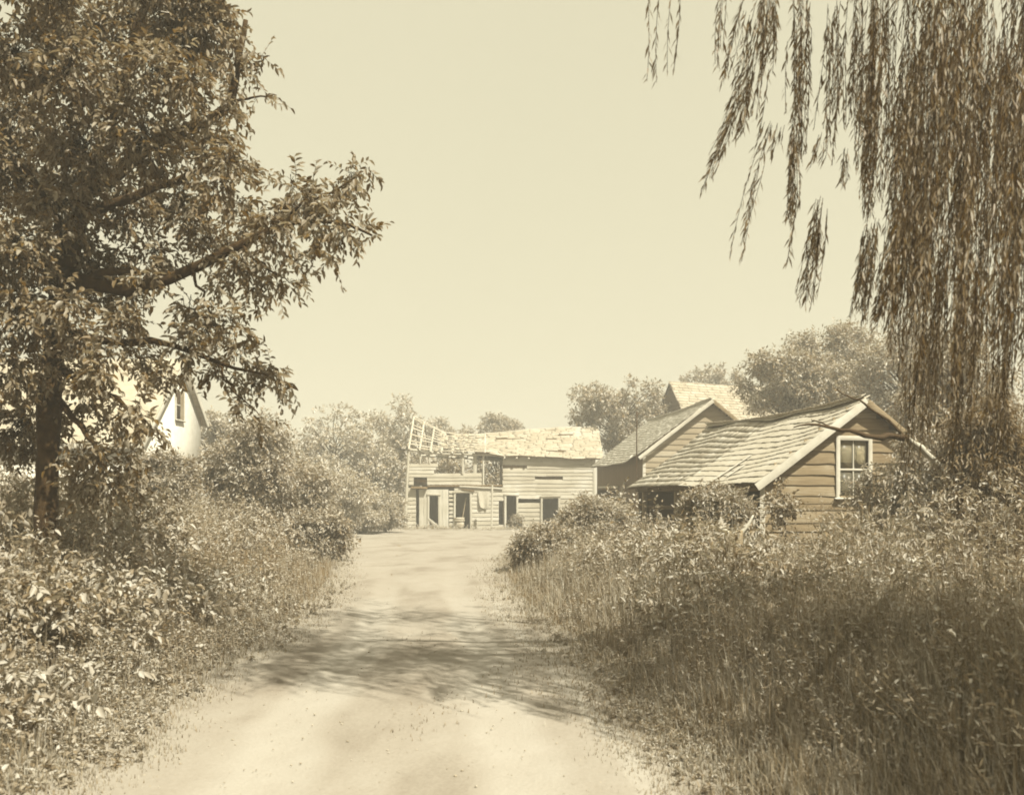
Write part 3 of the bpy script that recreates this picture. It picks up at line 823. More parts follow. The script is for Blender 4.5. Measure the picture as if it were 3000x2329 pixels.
# upper storey: strips of boarding
uw = slab("upper_wall", barn, [(bx(590), .05, bz(838)), (bx(985), .05, bz(838)), (bx(985), .05, bz(745)), (bx(590), .05, bz(745))], 0.02, W_INSIDE, (0, -1, 0))
z3 = np.linspace(bz(842), bz(738), 4)
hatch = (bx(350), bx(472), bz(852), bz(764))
clap_rows(uw, z3, lambda a, b: bx(306), lambda a, b: bx(984), 0.0, W_BARN, holes=[hatch], split=2.4, name="siding_board", skew=0.012)
clap_rows(uw, np.linspace(bz(738), bz(650), 4), lambda a, b: bx(306), lambda a, b: bx(580 - 60 * R()), 0.0, W_BARN, split=2.4, name="siding_board", skew=0.012)
tag(slab("loft_hatch", barn, [(hatch[0], .04, hatch[2]), (hatch[1], .04, hatch[2]), (hatch[1], .04, hatch[3]), (hatch[0], .04, hatch[3])], 0.04, M_DARKIN, (0, -1, 0)), "loft hatch, a dark panel painted for the recess shade")  # dark panel stands in for the shade of the recess
board("hatch_sill", barn, (bx(328), -.16, bz(868)), (bx(478), -.16, bz(872)), (0, 1, 0.25), 0.36, 0.05, W_DARK, 'beam')
# right-hand upper wall
uwr = slab("upper_wall", barn, [(bx(1165), .05, bz(930)), (bx(1998), .05, bz(930)), (bx(1998), .05, bz(600)), (bx(1165), .05, bz(590))], 0.02, W_INSIDE, (0, -1, 0))
zz = np.linspace(bz(935), bz(592), 11)
clap_rows(uwr, zz, lambda a, b: bx(1160 + 8 * R()), lambda a, b: bx(1997), 0.0, W_BARN, split=2.2, name="siding_board", skew=0.018,
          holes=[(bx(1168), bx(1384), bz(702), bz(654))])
slab("painted_tail_shadow", barn, [(bx(1162), .03, bz(712)), (bx(1390), .03, bz(712)), (bx(1390), .03, bz(648)), (bx(1162), .03, bz(648))], 0.02, W_SHED, (0, -1, 0))  # darker panel painted in for the shadow under the rafter tails
for c in (1180, 1290, 1400):
    board("rafter_tail", barn, (bx(c), -.38, eave_z(bx(c)) - .14), (bx(c), .06, eave_z(bx(c)) - .02), (1, 0, 0), 0.10, 0.10, W_FRAME, 'beam')
slab("gable_end", barn, [(5.0, 0.06, 0), (5.0, 6.95, 0), (5.0, 6.95, eave_z(5)), (5.0, 3.5, ridge_z(5) - .1), (5.0, 0.06, eave_z(5))], 0.04, W_MID, (1, 0, 0))
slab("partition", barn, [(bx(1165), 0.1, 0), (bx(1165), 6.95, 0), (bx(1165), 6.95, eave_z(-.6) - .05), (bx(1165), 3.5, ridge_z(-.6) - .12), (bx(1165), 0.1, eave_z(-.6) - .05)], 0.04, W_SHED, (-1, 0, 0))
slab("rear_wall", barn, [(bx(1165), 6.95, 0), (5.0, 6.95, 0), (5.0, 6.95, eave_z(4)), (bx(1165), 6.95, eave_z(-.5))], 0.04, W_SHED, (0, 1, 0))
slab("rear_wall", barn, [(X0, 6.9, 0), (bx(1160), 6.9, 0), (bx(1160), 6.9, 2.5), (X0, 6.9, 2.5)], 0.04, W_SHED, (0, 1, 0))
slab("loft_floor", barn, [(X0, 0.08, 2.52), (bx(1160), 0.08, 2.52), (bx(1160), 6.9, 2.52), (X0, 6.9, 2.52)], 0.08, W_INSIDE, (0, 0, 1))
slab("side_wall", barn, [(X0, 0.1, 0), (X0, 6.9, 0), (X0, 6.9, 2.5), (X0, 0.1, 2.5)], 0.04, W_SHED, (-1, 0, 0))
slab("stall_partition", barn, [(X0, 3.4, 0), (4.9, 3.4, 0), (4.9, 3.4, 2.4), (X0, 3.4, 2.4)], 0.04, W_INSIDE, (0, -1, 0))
board("loft_beam", barn, (bx(480), -.02, bz(858)), (bx(1160), -.02, bz(852)), (0, 0, 1), 0.12, 0.14, W_DARK, 'beam')
# ground floor front
D = [(490, 575, 940, 1205), (730, 866, 920, 1205), (1195, 1290, 940, 1205), (1525, 1670, 960, 1215)]
doors = [(bx(a), bx(b), bz(d), bz(c)) for a, b, c, d in D]
slot = (bx(372), bx(400), bz(1185), bz(930))
gap = (bx(1128), bx(1172), bz(1200), bz(1000))
lw = slab("lower_wall", barn, [(bx(282), .05, bz(1225)), (bx(370), .05, bz(1225)), (bx(370), .05, bz(880)), (bx(282), .05, bz(880))], 0.02, W_INSIDE, (0, -1, 0))
zl = np.linspace(bz(1245), bz(872), 11)
hl_ = doors + [slot, gap, (bx(1790), bx(1886), bz(1017), bz(998))]
clap_rows(lw, zl, lambda a, b: bx(280), lambda a, b: bx(372), -.02, W_BARN, holes=hl_, name="siding_board", skew=.01)
clap_rows(lw, zl, lambda a, b: bx(868), lambda a, b: bx(1190), -.02, W_BARN, holes=hl_, name="siding_board", skew=.015)
zl2 = np.linspace(bz(1245), bz(930), 9)
clap_rows(lw, zl2, lambda a, b: bx(1290), lambda a, b: bx(1992), -.01, W_BARN, holes=hl_, name="siding_board", skew=.012, split=1.8)
clap_rows(lw, [bz(1245), bz(1205), bz(930)][1:], lambda a, b: bx(1190), lambda a, b: bx(1192), 0, W_BARN)
x = bx(400)
while x < bx(668):     # upright whitewashed planks round the first doorway
    w = U(.2, .3); xm_ = x + w / 2; x2 = min(x + w, bx(668))
    z0 = bz(1235)
    if x2 > doors[0][0] + .03 and x < doors[0][1] - .03:
        if x < doors[0][0] - .03: x2 = doors[0][0]
        else: x2 = min(x + w, doors[0][1]); z0 = doors[0][3]
    board("siding_plank", lw, ((x + x2) / 2, -.05, z0), ((x + x2) / 2, -.05, bz(885)), (1, 0, 0), max(x2 - x - .006, .02), 0.03, W_BARNV)
    x = x2
for k in range(9):     # short blocking boards between the two doorways
    z = bz(1220) + k * (bz(885) - bz(1220)) / 9
    board("siding_board", lw, (bx(672), -.03 + U(-.03, .03), z + .09), (bx(724 + U(-8, 4)), -.03, z + .09 + U(-.03, .03)), (0, .1, 1), U(.14, .22), 0.03, W_BARN)
clap_rows(lw, np.linspace(bz(918), bz(872), 3), lambda a, b: bx(720), lambda a, b: bx(880), -.02, W_BARN, name="siding_board", skew=.01)
clap_rows(lw, np.linspace(bz(938), bz(872), 3), lambda a, b: bx(1186), lambda a, b: bx(1300), -.02, W_BARN, name="siding_board", skew=.01)
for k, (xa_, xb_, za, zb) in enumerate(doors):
    dw = tag(slab("doorway", barn, [(xa_, 1.4, 0), (xb_, 1.4, 0), (xb_, 1.4, zb), (xa_, 1.4, zb)], 0.03, M_DARKIN, (0, -1, 0)), "open doorway backed by a dark sheet for its inner shade")  # dark sheet within the opening stands in for the interior shade
    board("jamb", dw, (xa_ - .05, -.08, 0), (xa_ - .05 + U(-.03, .03), -.08, zb + .05), (1, 0, 0), 0.12, 0.05, W_BARNV, 'beam')
    board("jamb", dw, (xb_ + .05, -.08, 0), (xb_ + .05 + U(-.03, .03), -.08, zb + .05), (1, 0, 0), 0.12, 0.05, W_BARNV, 'beam')
    board("lintel", dw, (xa_ - .12, -.10, zb + .07), (xb_ + .14, -.10, zb + .07 + U(-.04, .04)), (0, 0, 1), 0.14, 0.06, W_BARN, 'beam')
board("brace", barn, (bx(828), .25, bz(960)), (bx(794), .15, bz(1150)), (1, 0, 0.2), 0.06, 0.05, W_SHED, 'beam')
board("eave_board", barn, (bx(770), -.12, bz(858)), (bx(1165), -.12, bz(878)), (0, 0, 1), 0.10, 0.04, W_BARN)
board("siding_board", lw, (bx(785), -.14, bz(885)), (bx(905), -.14, bz(900)), (0, 0, 1), 0.10, 0.04, W_DARK)
board("slot_sill", barn, (bx(1770), -.1, bz(1025)), (bx(1896), -.1, bz(1020)), (0, 0, 1), 0.07, 0.09, W_DARK, 'beam')
board("siding_board", lw, (bx(1885), -.10, bz(1015)), (bx(1850), -.12, bz(1180)), (1, 0, 0), 0.10, 0.03, W_BARN)
board("corner_board", barn, (bx(2000), -.05, bz(940)), (bx(2000), -.05, bz(610)), (1, 0, 0), 0.13, 0.03, W_FRAME)
board("siding_board", lw, (bx(1940), -.10, bz(905)), (bx(1900), -.10, bz(1090)), (1, 0, 0), 0.09, 0.03, W_BARN)
# sacking hung on the wall, stake, block and planks at its foot
V = []; n_ = 11
for j in range(7):
    for i_ in range(n_):
        s_ = i_ / (n_ - 1); tt = j / 6
        cx_ = 938 + (1046 - 938) * s_ + (s_ - .5) * -18 * tt
        low = 1068 - 46 * (2 * s_ - 1) ** 4 - 18 * (1 - s_)
        cy_ = 905 + (low - 905) * tt
        V.append((bx(cx_), BY - .12 - .05 * math.sin(s_ * 9) * tt - .06 * tt, bz(cy_) + BG))
V = np.array(V); V = np.concatenate([V, V + np.array([0, .02, 0])])
i_, j_ = np.meshgrid(np.arange(n_ - 1), np.arange(6)); a = (j_ * n_ + i_).ravel(); fq = np.stack([a, a + 1, a + 1 + n_, a + n_], 1)
tag(link("hanging_sack", mesh_np("hanging_sack", V, [fq[:, ::-1], fq + 77], M_SACK, True)), "pale sacking hung on the barn wall beside the second doorway", "sack")
def wp(c, cy, dy=0.0): return (bx(c), BY + dy, bz(cy) + BG)
lone_board("stake", "tall pale stake standing before the barn between its middle doorways", "stake", wp(1064, 1262, -1.2), wp(1072, 845, -1.2), (1, 0, 0), 0.11, 0.09, W_FRAME, 'beam')
g = Geo()
for (r0, z0, z1) in ((0.30, -0.3, 0.12), (0.34, 0.12, 0.22), (0.33, 0.22, 0.36)):
    g.add(*tube([(0, 0, z0), (0, 0, z1)], [r0, r0 * 1.02], 9))
blk = link("stone_mounting_block", g.mesh("stone_mounting_block", M_STONE)); blk.location = (bx(772), BY - 0.9, 0.05)
tag(blk, "pale stone block at the foot of the second barn doorway", "stone block")
lone_board("fallen_plank", "pale plank fallen across the foot of the first barn doorway", "plank", wp(485, 1150, -.35), wp(575, 1222, -.55), (0, 0, 1), 0.16, 0.04, W_BARN)
lone_board("fallen_plank", "pale plank lying flat in the weeds before the blank barn wall", "plank", (bx(560), BY - 1.6, -.2), (bx(690), BY - 1.3, -.19), (0, 1, 0), 0.2, 0.04, W_BARN)
# low pale trough in the weeds near the barn
tr = P(1030, 1500, 50)
trough = thing("wooden_trough", "small low pale trough half hidden in weeds beside the barn", "trough", (tr[0], tr[1], -0.25), 0.15)
for s_ in (-1, 1):
    board("side_board", trough, (-.5, s_ * .2, .75), (.5, s_ * .2, .77), (0, s_ * .3, 1), 0.25, 0.03, W_BARN)
    board("leg", trough, (s_ * .42, 0, 0), (s_ * .42, 0, .65), (0, 1, 0), 0.3, 0.06, W_BARN, 'beam')
    board("end_board", trough, (s_ * .48, -.2, .76), (s_ * .48, .2, .76), (0, 0, 1), 0.24, 0.03, W_BARN)
board("bottom_board", trough, (-.5, 0, .65), (.5, 0, .65), (0, 1, 0), 0.34, 0.03, W_BARN)

# ------------------------------------------------------------------ white house behind the orchard tree
house = thing("white_house", "white gabled house with one tall upstairs window, glimpsed under the leaning tree", "house", (-15.3, 44, -0.5))
prof = [(3.1, 5.96), (0, 8.46), (-4.9, 4.40)]   # (y, z) far eave, ridge, near eave
hw_ = slab("gable_wall", house, [(0, -4.7, 0), (0, 3.0, 0), (0, 3.0, 5.96), (0, 0, 8.36), (0, -4.7, 4.45)], 0.15, M_WHITE, (1, 0, 0))
slab("front_wall", house, [(-14, -4.7, 0), (-.15, -4.7, 0), (-.15, -4.7, 4.40), (-14, -4.7, 4.40)], 0.15, M_WHITE, (0, -1, 0))
slab("rear_wall", house, [(-14, 3.0, 0), (-.15, 3.0, 0), (-.15, 3.0, 5.9), (-14, 3.0, 5.9)], 0.15, M_WHITE, (0, 1, 0))
r1 = slab("roof", house, [(-14, -5.0, 4.32), (.25, -5.0, 4.32), (.25, 0, 8.46), (-14, 0, 8.46)], 0.10, M_ROOFH)
for k in range(18):
    v0 = k / 18
    board("shingle_course", r1, (-13.9, -5 + 5 * v0 + .16, 4.32 + 4.14 * v0 + .145), (.24, -5 + 5 * v0 + .16, 4.32 + 4.14 * v0 + .145), (0, 1, .80), 0.40, 0.02, W_SHING2)
slab("roof", house, [(-14, 3.3, 5.73), (-14, 0, 8.46), (.25, 0, 8.46), (.25, 3.3, 5.73)], 0.10, M_ROOFH, (0, .64, .77))
board("eave_board", house, (-14, -5.03, 4.24), (.22, -5.03, 4.24), (0, 0, 1), 0.2, 0.04, W_TRIM)
board("rake_board", house, (.27, -5.0, 4.26), (.27, 0.0, 8.40), (0, -.8, 1), 0.2, 0.04, W_TRIM)
board("rake_board", house, (.27, 3.3, 5.66), (.27, 0.0, 8.38), (0, .8, 1), 0.2, 0.04, W_TRIM)
wd = slab("window", house, [(.012, -.55, 5.70), (.012, .40, 5.70), (.012, .40, 7.02), (.012, -.55, 7.02)], 0.03, M_DARKIN, (1, 0, 0))
board("shutter", wd, (.045, .18, 5.72), (.045, .18, 7.0), (0, 1, 0), 0.42, 0.04, W_SHED)
board("frame", wd, (.04, -.60, 5.66), (.04, -.60, 7.06), (0, 1, 0), 0.09, 0.05, W_TRIM, 'beam')
board("frame", wd, (.04, .45, 5.66), (.04, .45, 7.06), (0, 1, 0), 0.09, 0.05, W_TRIM, 'beam')
board("sill", wd, (.06, -.64, 5.66), (.06, .50, 5.66), (0, 0, 1), 0.07, 0.10, W_TRIM, 'beam')
board("sash_rail", wd, (.03, -.55, 6.36), (.03, -.04, 6.36), (0, 0, 1), 0.05, 0.03, W_TRIM, 'beam')

# ------------------------------------------------------------------ leaning tree on the left bank
rng = np.random.default_rng(11)
CL = [(200,200,125),(330,250,105),(455,205,95),(560,240,85),(640,200,50),(690,185,40),(675,270,38),(660,330,40),(770,170,26),(735,225,16),(760,288,16),(800,283,15),
 (235,420,135),(420,410,115),(555,390,90),(630,430,75),(675,470,50),(185,600,135),(360,590,125),(530,570,100),(640,545,70),(700,600,55),(745,505,28),
 (860,540,48),(905,580,52),(870,620,50),(985,570,42),(1035,520,42),(1075,490,26),(945,655,55),(1010,670,50),(1060,690,28),(1100,692,18),
 (800,670,70),(715,690,75),(610,700,70),(840,745,42),(790,800,40),(930,740,36),(965,755,20),(700,770,50),(640,810,40),(840,830,26),(865,810,22),(820,850,18),(740,850,28),
 (250,770,105),(170,720,85),(330,850,75),(190,880,55),(430,820,45),(455,740,65),(540,640,60),
 (555,890,55),(610,960,70),(555,1020,70),(675,940,45),(700,1040,55),(640,1090,50),(770,1085,48),(825,1105,32),(740,1130,35),(800,1130,25),
 (245,980,85),(370,950,70),(175,1070,85),(300,1075,70),(420,1050,45),(470,1120,38),(500,1090,30),
 (395,1190,48),(435,1235,40),(330,1240,40),(250,1170,50),(690,1180,24),(725,1205,26),(775,1222,20),(180,1210,35),
 (300,1330,50),(280,1390,60),(370,1340,38),(225,1400,42),(395,1430,30),(330,1430,40),(215,1290,26),(250,1340,40)]
extra = [(x, y, 120) for x, y in ((40,150),(50,330),(60,520),(40,720),(60,900),(50,1080),(70,1250),(200,60),(380,60),(520,90),(600,60),(-60,420),(-70,800),(150,-60),(420,-60),(560,-60))]
cl = []
for (a, b, r) in CL + extra:
    Y = 11.0 + U(-1.5, 1.3)
    p = P(a, b, Y); cl.append((*p, r * Y / F * U(.62, .92)))
base = np.array([-5.35, 11.0, 0.2])
lt = thing("leaning_orchard_tree", "tall dark-leaved tree leaning over the bank, its crown reaching towards the road", "tree", base)
def pl(*pts): return np.array([P(a, b, Y) for a, b, Y in pts]) - base
g = Geo()
tk = curve_pts(np.concatenate([[[0, 0, -.3]], pl((140, 1350, 11), (150, 1100, 11), (172, 900, 11), (205, 740, 11.1), (260, 560, 11.1), (330, 350, 11.2), (400, 100, 11.2), (450, -120, 11.2))]), 24, 0.012, 2)
g.add(*tube(tk, np.linspace(.145, .05, 24) * (1 + .12 * np.sin(np.arange(24) * 1.7)), 10))
link("trunk", g.mesh("trunk", M_BARK, True), lt)
LB = [([(185, 860, 11), (300, 800, 10.8), (420, 800, 10.7)], .075, .03), ([(195, 800, 11), (360, 850, 10.7), (560, 790, 10.5), (700, 720, 10.4), (800, 670, 10.4), (960, 640, 10.3), (1090, 690, 10.3)], .085, .012),
      ([(235, 640, 11.1), (430, 560, 10.9), (640, 480, 10.8), (700, 440, 10.8)], .07, .015), ([(260, 560, 11.1), (450, 420, 11.4), (600, 360, 11.5), (670, 300, 11.5), (705, 170, 11.5), (720, 60, 11.5)], .09, .03),
      ([(672, 300, 11.5), (740, 285, 11.4), (810, 280, 11.4)], .02, .006), ([(690, 220, 11.5), (740, 190, 11.4), (790, 165, 11.4)], .02, .006),
      ([(170, 950, 11), (300, 1000, 10.6), (480, 1000, 10.3), (640, 1060, 10.2), (790, 1100, 10.2)], .06, .01), ([(160, 1080, 11), (260, 1120, 10.5), (380, 1200, 10.4), (440, 1260, 10.4)], .05, .008),
      ([(152, 1150, 11), (230, 1240, 10.7), (290, 1340, 10.5), (300, 1420, 10.5)], .045, .01), ([(640, 1070, 10.2), (690, 1150, 10.2), (760, 1215, 10.2)], .015, .005),
      ([(800, 670, 10.4), (880, 600, 10.3), (980, 560, 10.3), (1060, 500, 10.3)], .025, .006), ([(700, 720, 10.4), (790, 790, 10.3), (850, 830, 10.3)], .02, .005),
      ([(560, 790, 10.5), (600, 880, 10.4), (620, 960, 10.4)], .02, .008), ([(205, 740, 11), (140, 600, 10.6), (60, 480, 10.4)], .06, .02), ([(180, 850, 11), (100, 780, 10.8), (30, 720, 10.7)], .05, .02)]
for pts, r0, r1 in LB:
    g = Geo(); c = curve_pts(pl(*pts), 12, .012, len(pts)); g.add(*tube(c, np.linspace(r0, r1, 12), 7))
    link("limb", g.mesh("limb", M_BARK, True), lt)
c = np.array(cl)
pos, d, nr, ln, wd = sprigs(c[:, :3] - base, c[:, 3], 36, 0.090, 0.44, droop=0.40, twig=0.26, n_leaf=8, flat=0.9)
V, Fq = leaf_geo(pos, d, nr, ln, wd, True)
tag(link("crown", mesh_np("crown", V, Fq, L_NEAR), lt), kind="stuff")
ta, tb, tc = LAST['twig']; k = R(len(ta)) < .6
Va, Fa = sticks(ta, tb, .0035); Vb, Fb = sticks((tc + rng.normal(0, .05, tc.shape))[k], ta[k], .006, .03)
tag(link("twig_foliage", mesh_np("twig_foliage", np.concatenate([Va, Vb]), np.concatenate([Fa, Fb + len(Va)]), M_BARK), lt), kind="stuff")

# ------------------------------------------------------------------ weeping willow on the right
rng = np.random.default_rng(23)
wbase = np.array([5.9, 8.2, 0.25])
wt = thing("weeping_willow", "weeping willow whose long leafy strands hang over the bank beside the road", "willow tree", wbase)
g = Geo()
tk = curve_pts([(0, 0, -.3), (-.05, 0, 1.2), (.1, -.1, 2.6), (0, -.2, 4.4)], 12, .02, 4)
g.add(*tube(tk, np.linspace(.42, .30, 12), 12))
link("trunk", g.mesh("trunk", M_BARK, True), wt)
strands = []   # (start point, length, lean vector)
def strand_px(pt, pb, Y, n, wpx, jit=0.12):
    for _ in range(n):
        y_ = Y * .60 + U(-.35, .35); o_ = rng.normal(0, wpx)
        f0 = U(0, .35) if n > 2 else 0; f1 = U(.6, 1.0) if n > 2 else 1
        a = np.array(pt) + (np.array(pb) - np.array(pt)) * f0; b = np.array(pt) + (np.array(pb) - np.array(pt)) * f1
        a = P(a[0] + o_ * .8, a[1], y_); b = P(b[0] + o_, b[1], y_)
        strands.append((a, b))
for args in [((1930, -40), (1922, 240), 10.6, 2, 14), ((1985, -40), (1972, 205), 10.6, 2, 8), ((2110, -60), (2102, 215), 10.5, 5, 12), ((2230, -80), (2130, 330), 10.6, 14, 26),
             ((2180, 250), (2062, 565), 10.4, 9, 10), ((2215, 170), (2150, 420), 10.4, 16, 24), ((2262, -60), (2240, 250), 10.8, 18, 20), ((2345, -60), (2330, 480), 10.8, 16, 18),
             ((2335, 300), (2318, 680), 10.6, 14, 16), ((2240, 430), (2158, 770), 10.4, 5, 12), ((2330, 520), (2285, 690), 10.5, 3, 12), ((2330, 560), (2308, 775), 10.5, 2, 4),
             ((2400, 560), (2352, 925), 10.6, 11, 11), ((2395, 640), (2385, 780), 10.6, 10, 16), ((2450, -60), (2420, 480), 11, 10, 26), ((2500, -60), (2480, 540), 11, 14, 22),
             ((2420, 380), (2400, 500), 10.7, 5, 18), ((2480, 420), (2470, 560), 10.9, 6, 14), ((2290, 330), (2250, 470), 10.6, 8, 24), ((2560, -60), (2535, 640), 11, 22, 16),
             ((2560, 640), (2520, 960), 11, 26, 22), ((2620, 760), (2570, 970), 11, 20, 20)]:
    strand_px(*args)
lim_px = [2500, 2560, 2620, 2700, 2800, 2900, 3000, 4000]
lim_py = [520, 720, 980, 1160, 1330, 1450, 1500, 1500]
SX, SY = SUN.x / SUN.z, SUN.y / SUN.z
shade_canopy = []    # unseen upper boughs, added sunward of the ground they should shade
while len(shade_canopy) < 150:
    if R() < .26: tx, ty = U(-3.2, .3), U(9.0, 16.2)
    else: tx, ty = U(1.6, 6.5), U(3.2, 12.5)
    if ty > 14.6 - 2.3 * (tx + .2) + U(-.6, .3): continue
    z_ = U(6.0, 9.0)
    q_ = np.array([tx + SX * z_, ty + SY * z_, z_])
    if q_[1] < -2.0 or math.hypot(q_[0] - 6.0, q_[1] - 6.4) > 7.0: continue
    if q_[1] < .3:
        shade_canopy.append((*q_, U(.35, .7))); continue
    px_ = CX + F * q_[0] / q_[1]; py_ = HZ - (q_[2] - EYE) * F / q_[1]
    if px_ < 2640 and py_ + 1.35 * F / q_[1] > -40: continue
    shade_canopy.append((*q_, U(.35, .7)))
for q_ in shade_canopy:
    for _ in range(5):
        a = np.array(q_[:3]) + rng.normal(0, .35, 3); L_ = U(.8, 3.0); zb = max(a[2] - L_, .6)
        px_ = CX + F * a[0] / max(a[1], .5)
        if a[1] < 1.5: continue
        py_min = np.interp(px_, lim_px, lim_py) - abs(rng.normal(0, 130)) if px_ > 2560 else -220 - 120 * R()
        if px_ < 3100: zb = max(zb, EYE + (HZ - py_min) / F * a[1])
        if a[2] - zb < .4: continue
        strands.append((a, np.array([a[0] + U(-.08, .04) * L_, a[1] + U(-.1, .1), zb])))
# extra dense curtain at the right edge of the view
for _ in range(92):
    pc = 2545 + 480 * R() ** .85; yc = U(5.4, 8.2); tp_ = U(-120, 820)
    lo = np.interp(pc, lim_px, lim_py)
    for _k in range(int(rng.integers(4, 10))):
        px_ = pc + rng.normal(0, 13); y_ = yc + rng.normal(0, .12); top = tp_ + U(-60, 60)
        bot = min(top + U(180, 620), lo + U(-260, 60))
        if bot - top < 80: continue
        strands.append((P(px_ + 14, top, y_), P(px_ - 14 + rng.normal(0, 6), bot, y_)))
for _ in range(26):      # lower strands that trail to the brush
    pc = U(2640, 3000); yc = U(8.0, 10.0); tp_ = U(700, 1050)
    for _k in range(int(rng.integers(3, 8))):
        px_ = pc + rng.normal(0, 12); top = tp_ + U(-60, 60); bot = min(top + U(150, 420), 1420)
        strands.append((P(px_ + 8, top, yc), P(px_ - 8, bot, yc)))
top_c = shade_canopy
for k, q_ in enumerate(shade_canopy[::12]):
    e_ = np.array(q_[:3]) - wbase; g = Geo()
    g.add(*tube(curve_pts([tk[-1] * U(.8, 1), e_ * np.array([.4, .4, .7]) + np.array([0, 0, .6]), e_], 10, .03, k), np.linspace(.12, .02, 10), 6))
    link("limb", g.mesh("limb", M_BARK, True), wt)
A = np.array([s_[0] for s_ in strands]); B = np.array([s_[1] for s_ in strands])
Ls = np.linalg.norm(B - A, axis=1)
nl = np.maximum(4, (Ls / 0.036).astype(int))
sid = np.repeat(np.arange(len(A)), nl)
fr = np.concatenate([(np.arange(k) + .5) / k for k in nl])
ph = U(0, 6.28, len(A))
bow = np.stack([np.sin(fr * 3 + ph[sid]) * .05, np.cos(fr * 2.5 + ph[sid]) * .05, fr * 0], 1) * Ls[sid][:, None] * .5
pos = A[sid] + (B - A)[sid] * fr[:, None] + bow
T = unit((B - A)[sid] + 0.0)
an = U(0, 6.283, len(pos)); sidev = np.stack([np.cos(an), np.sin(an), 0 * an], 1)
dv = unit(T * 1.0 + sidev * U(.25, .75, len(pos))[:, None] + np.array([-.08, 0, -.15]))
ln = U(.055, .105, len(pos)) * np.where(fr > .9, .7, 1)
V, Fq = leaf_geo(pos - wbase, dv, sidev + rng.normal(0, .4, (len(pos), 3)), ln, ln * U(.12, .19, len(pos)), False)
tc_ = np.array(top_c)
V2, Fq2 = leaf_geo(*sprigs(tc_[:, :3] - wbase, tc_[:, 3], 34, .11, .22, droop=.8, twig=.45, n_leaf=10), False)
tag(link("crown", mesh_np("crown", np.concatenate([V, V2]), np.concatenate([Fq, Fq2 + len(V)]), L_WILLOW), wt), kind="stuff")
# the thin hanging stems as ribbons
kk = 7; f_ = np.linspace(0, 1, kk)
PT_ = A[:, None] + (B - A)[:, None] * f_[None, :, None] + np.stack([np.sin(f_[None] * 3 + ph[:, None]) * .05, np.cos(f_[None] * 2.5 + ph[:, None]) * .05, 0 * f_[None] + 0 * ph[:, None]], -1) * Ls[:, None, None] * .5 - wbase
wv = np.array([.0022, 0, 0]); wv2 = np.array([-.0011, .0019, 0]); wv3 = np.array([-.0011, -.0019, 0])
V = np.stack([PT_ + wv, PT_ + wv2, PT_ + wv3], 2).reshape(-1, 3)
o_ = (np.arange(len(A))[:, None] * kk + np.arange(kk - 1)[None]).ravel()[:, None] * 3
Fq = np.concatenate([o_ + np.array([q, (q + 1) % 3, 3 + (q + 1) % 3, 3 + q]) for q in range(3)])
tag(link("hanging_stems", mesh_np("hanging_stems", V, Fq, M_BARK), wt), kind="stuff")
# the bare bough that crosses the shed gable
bb_ = P(2800, 1400, 15.6); bb_[2] = .2
bare = thing("bare_bough", "bare dark bough reaching across the shed gable, its base painted pale as sunlit", "bough", bb_)
def bare_part(name, label, ctrl, r0, r1, mat, n=14, seed=5):
    g = Geo(); c_ = curve_pts(np.array([P(*q) for q in ctrl]) - bb_, n, .012, seed)
    g.add(*tube(c_, np.linspace(r0, r1, n) * (1 + .14 * np.sin(np.arange(n) * 2.1)), 8))
    o = link(name, g.mesh(name, mat, True), bare)
    if label: o["label"] = label
bare_part("stem", "base painted pale as sunlit", [(2840, 1620, 15.6), (2825, 1500, 15.6), (2795, 1420, 15.6), (2735, 1348, 15.5), (2690, 1305, 15.4), (2645, 1278, 15.3)], .075, .042, W_BLEACH_LIT)  # sunlight on the bough's base painted as a paler colour
bare_part("branch", None, [(2660, 1284, 15.3), (2610, 1277, 15.3), (2560, 1280, 15.2), (2500, 1262, 15.1), (2440, 1254, 15.1), (2385, 1243, 15), (2325, 1252, 15)], .060, .010, W_DEAD, 16)
bare_part("branch", None, [(2650, 1280, 15.3), (2610, 1238, 15.3), (2565, 1205, 15.4), (2520, 1172, 15.4), (2478, 1158, 15.5), (2450, 1140, 15.5)], .028, .007, W_DEAD)
bare_part("branch", None, [(2440, 1254, 15.1), (2400, 1236, 15.1), (2378, 1228, 15.1)], .018, .006, W_DEAD, 8)

# ------------------------------------------------------------------ distant and middle trees
rng = np.random.default_rng(31)
def far_tree(name, label, px, py_c, rx, ry, Y, n, seed, mat=L_FAR, leaf=0.17, per=46, r=(.22, .40), group="trees behind the farm buildings", bx_=None):
    cc = clumps_in(px, py_c, rx, ry, Y, int(n * 1.5), (r[0] * .62, r[1] * .72), .8, seed, 1.04)
    b = P(px if bx_ is None else bx_, HZ, Y); b[2] = -0.4
    tree(name, label, "tree", b, cc, leaf, .55, per * .72, mat, 0.16, group, False, .2, .4, 6, trunk_top=P(px, py_c, Y))
far_tree("broadleaf_tree", "pale broad tree directly behind the bare rafters of the barn", 1175, 1310, 105, 125, 72, 34, 1, L_PALE, 0.22)
far_tree("broadleaf_tree", "pale spreading tree between the big bush and the ruined barn", 975, 1330, 135, 125, 66, 40, 2, L_PALE, 0.22)
far_tree("broadleaf_tree", "hazy low tree rising over the sag in the barn ridge", 1310, 1290, 85, 65, 88, 22, 3, L_PALE, 0.26)
far_tree("broadleaf_tree", "small round tree standing alone above the barn ridge", 1470, 1275, 72, 55, 90, 22, 4, L_FAR, 0.26)
far_tree("broadleaf_tree", "leafy tree between the barn and the outbuilding", 1815, 1210, 150, 112, 63, 44, 5, L_FAR, 0.20, 60, (.2, .36), bx_=1845)
far_tree("broadleaf_tree", "sparse treetop showing over the steep barn roof", 2085, 1120, 90, 42, 82, 18, 6, L_FAR, 0.25, 36)
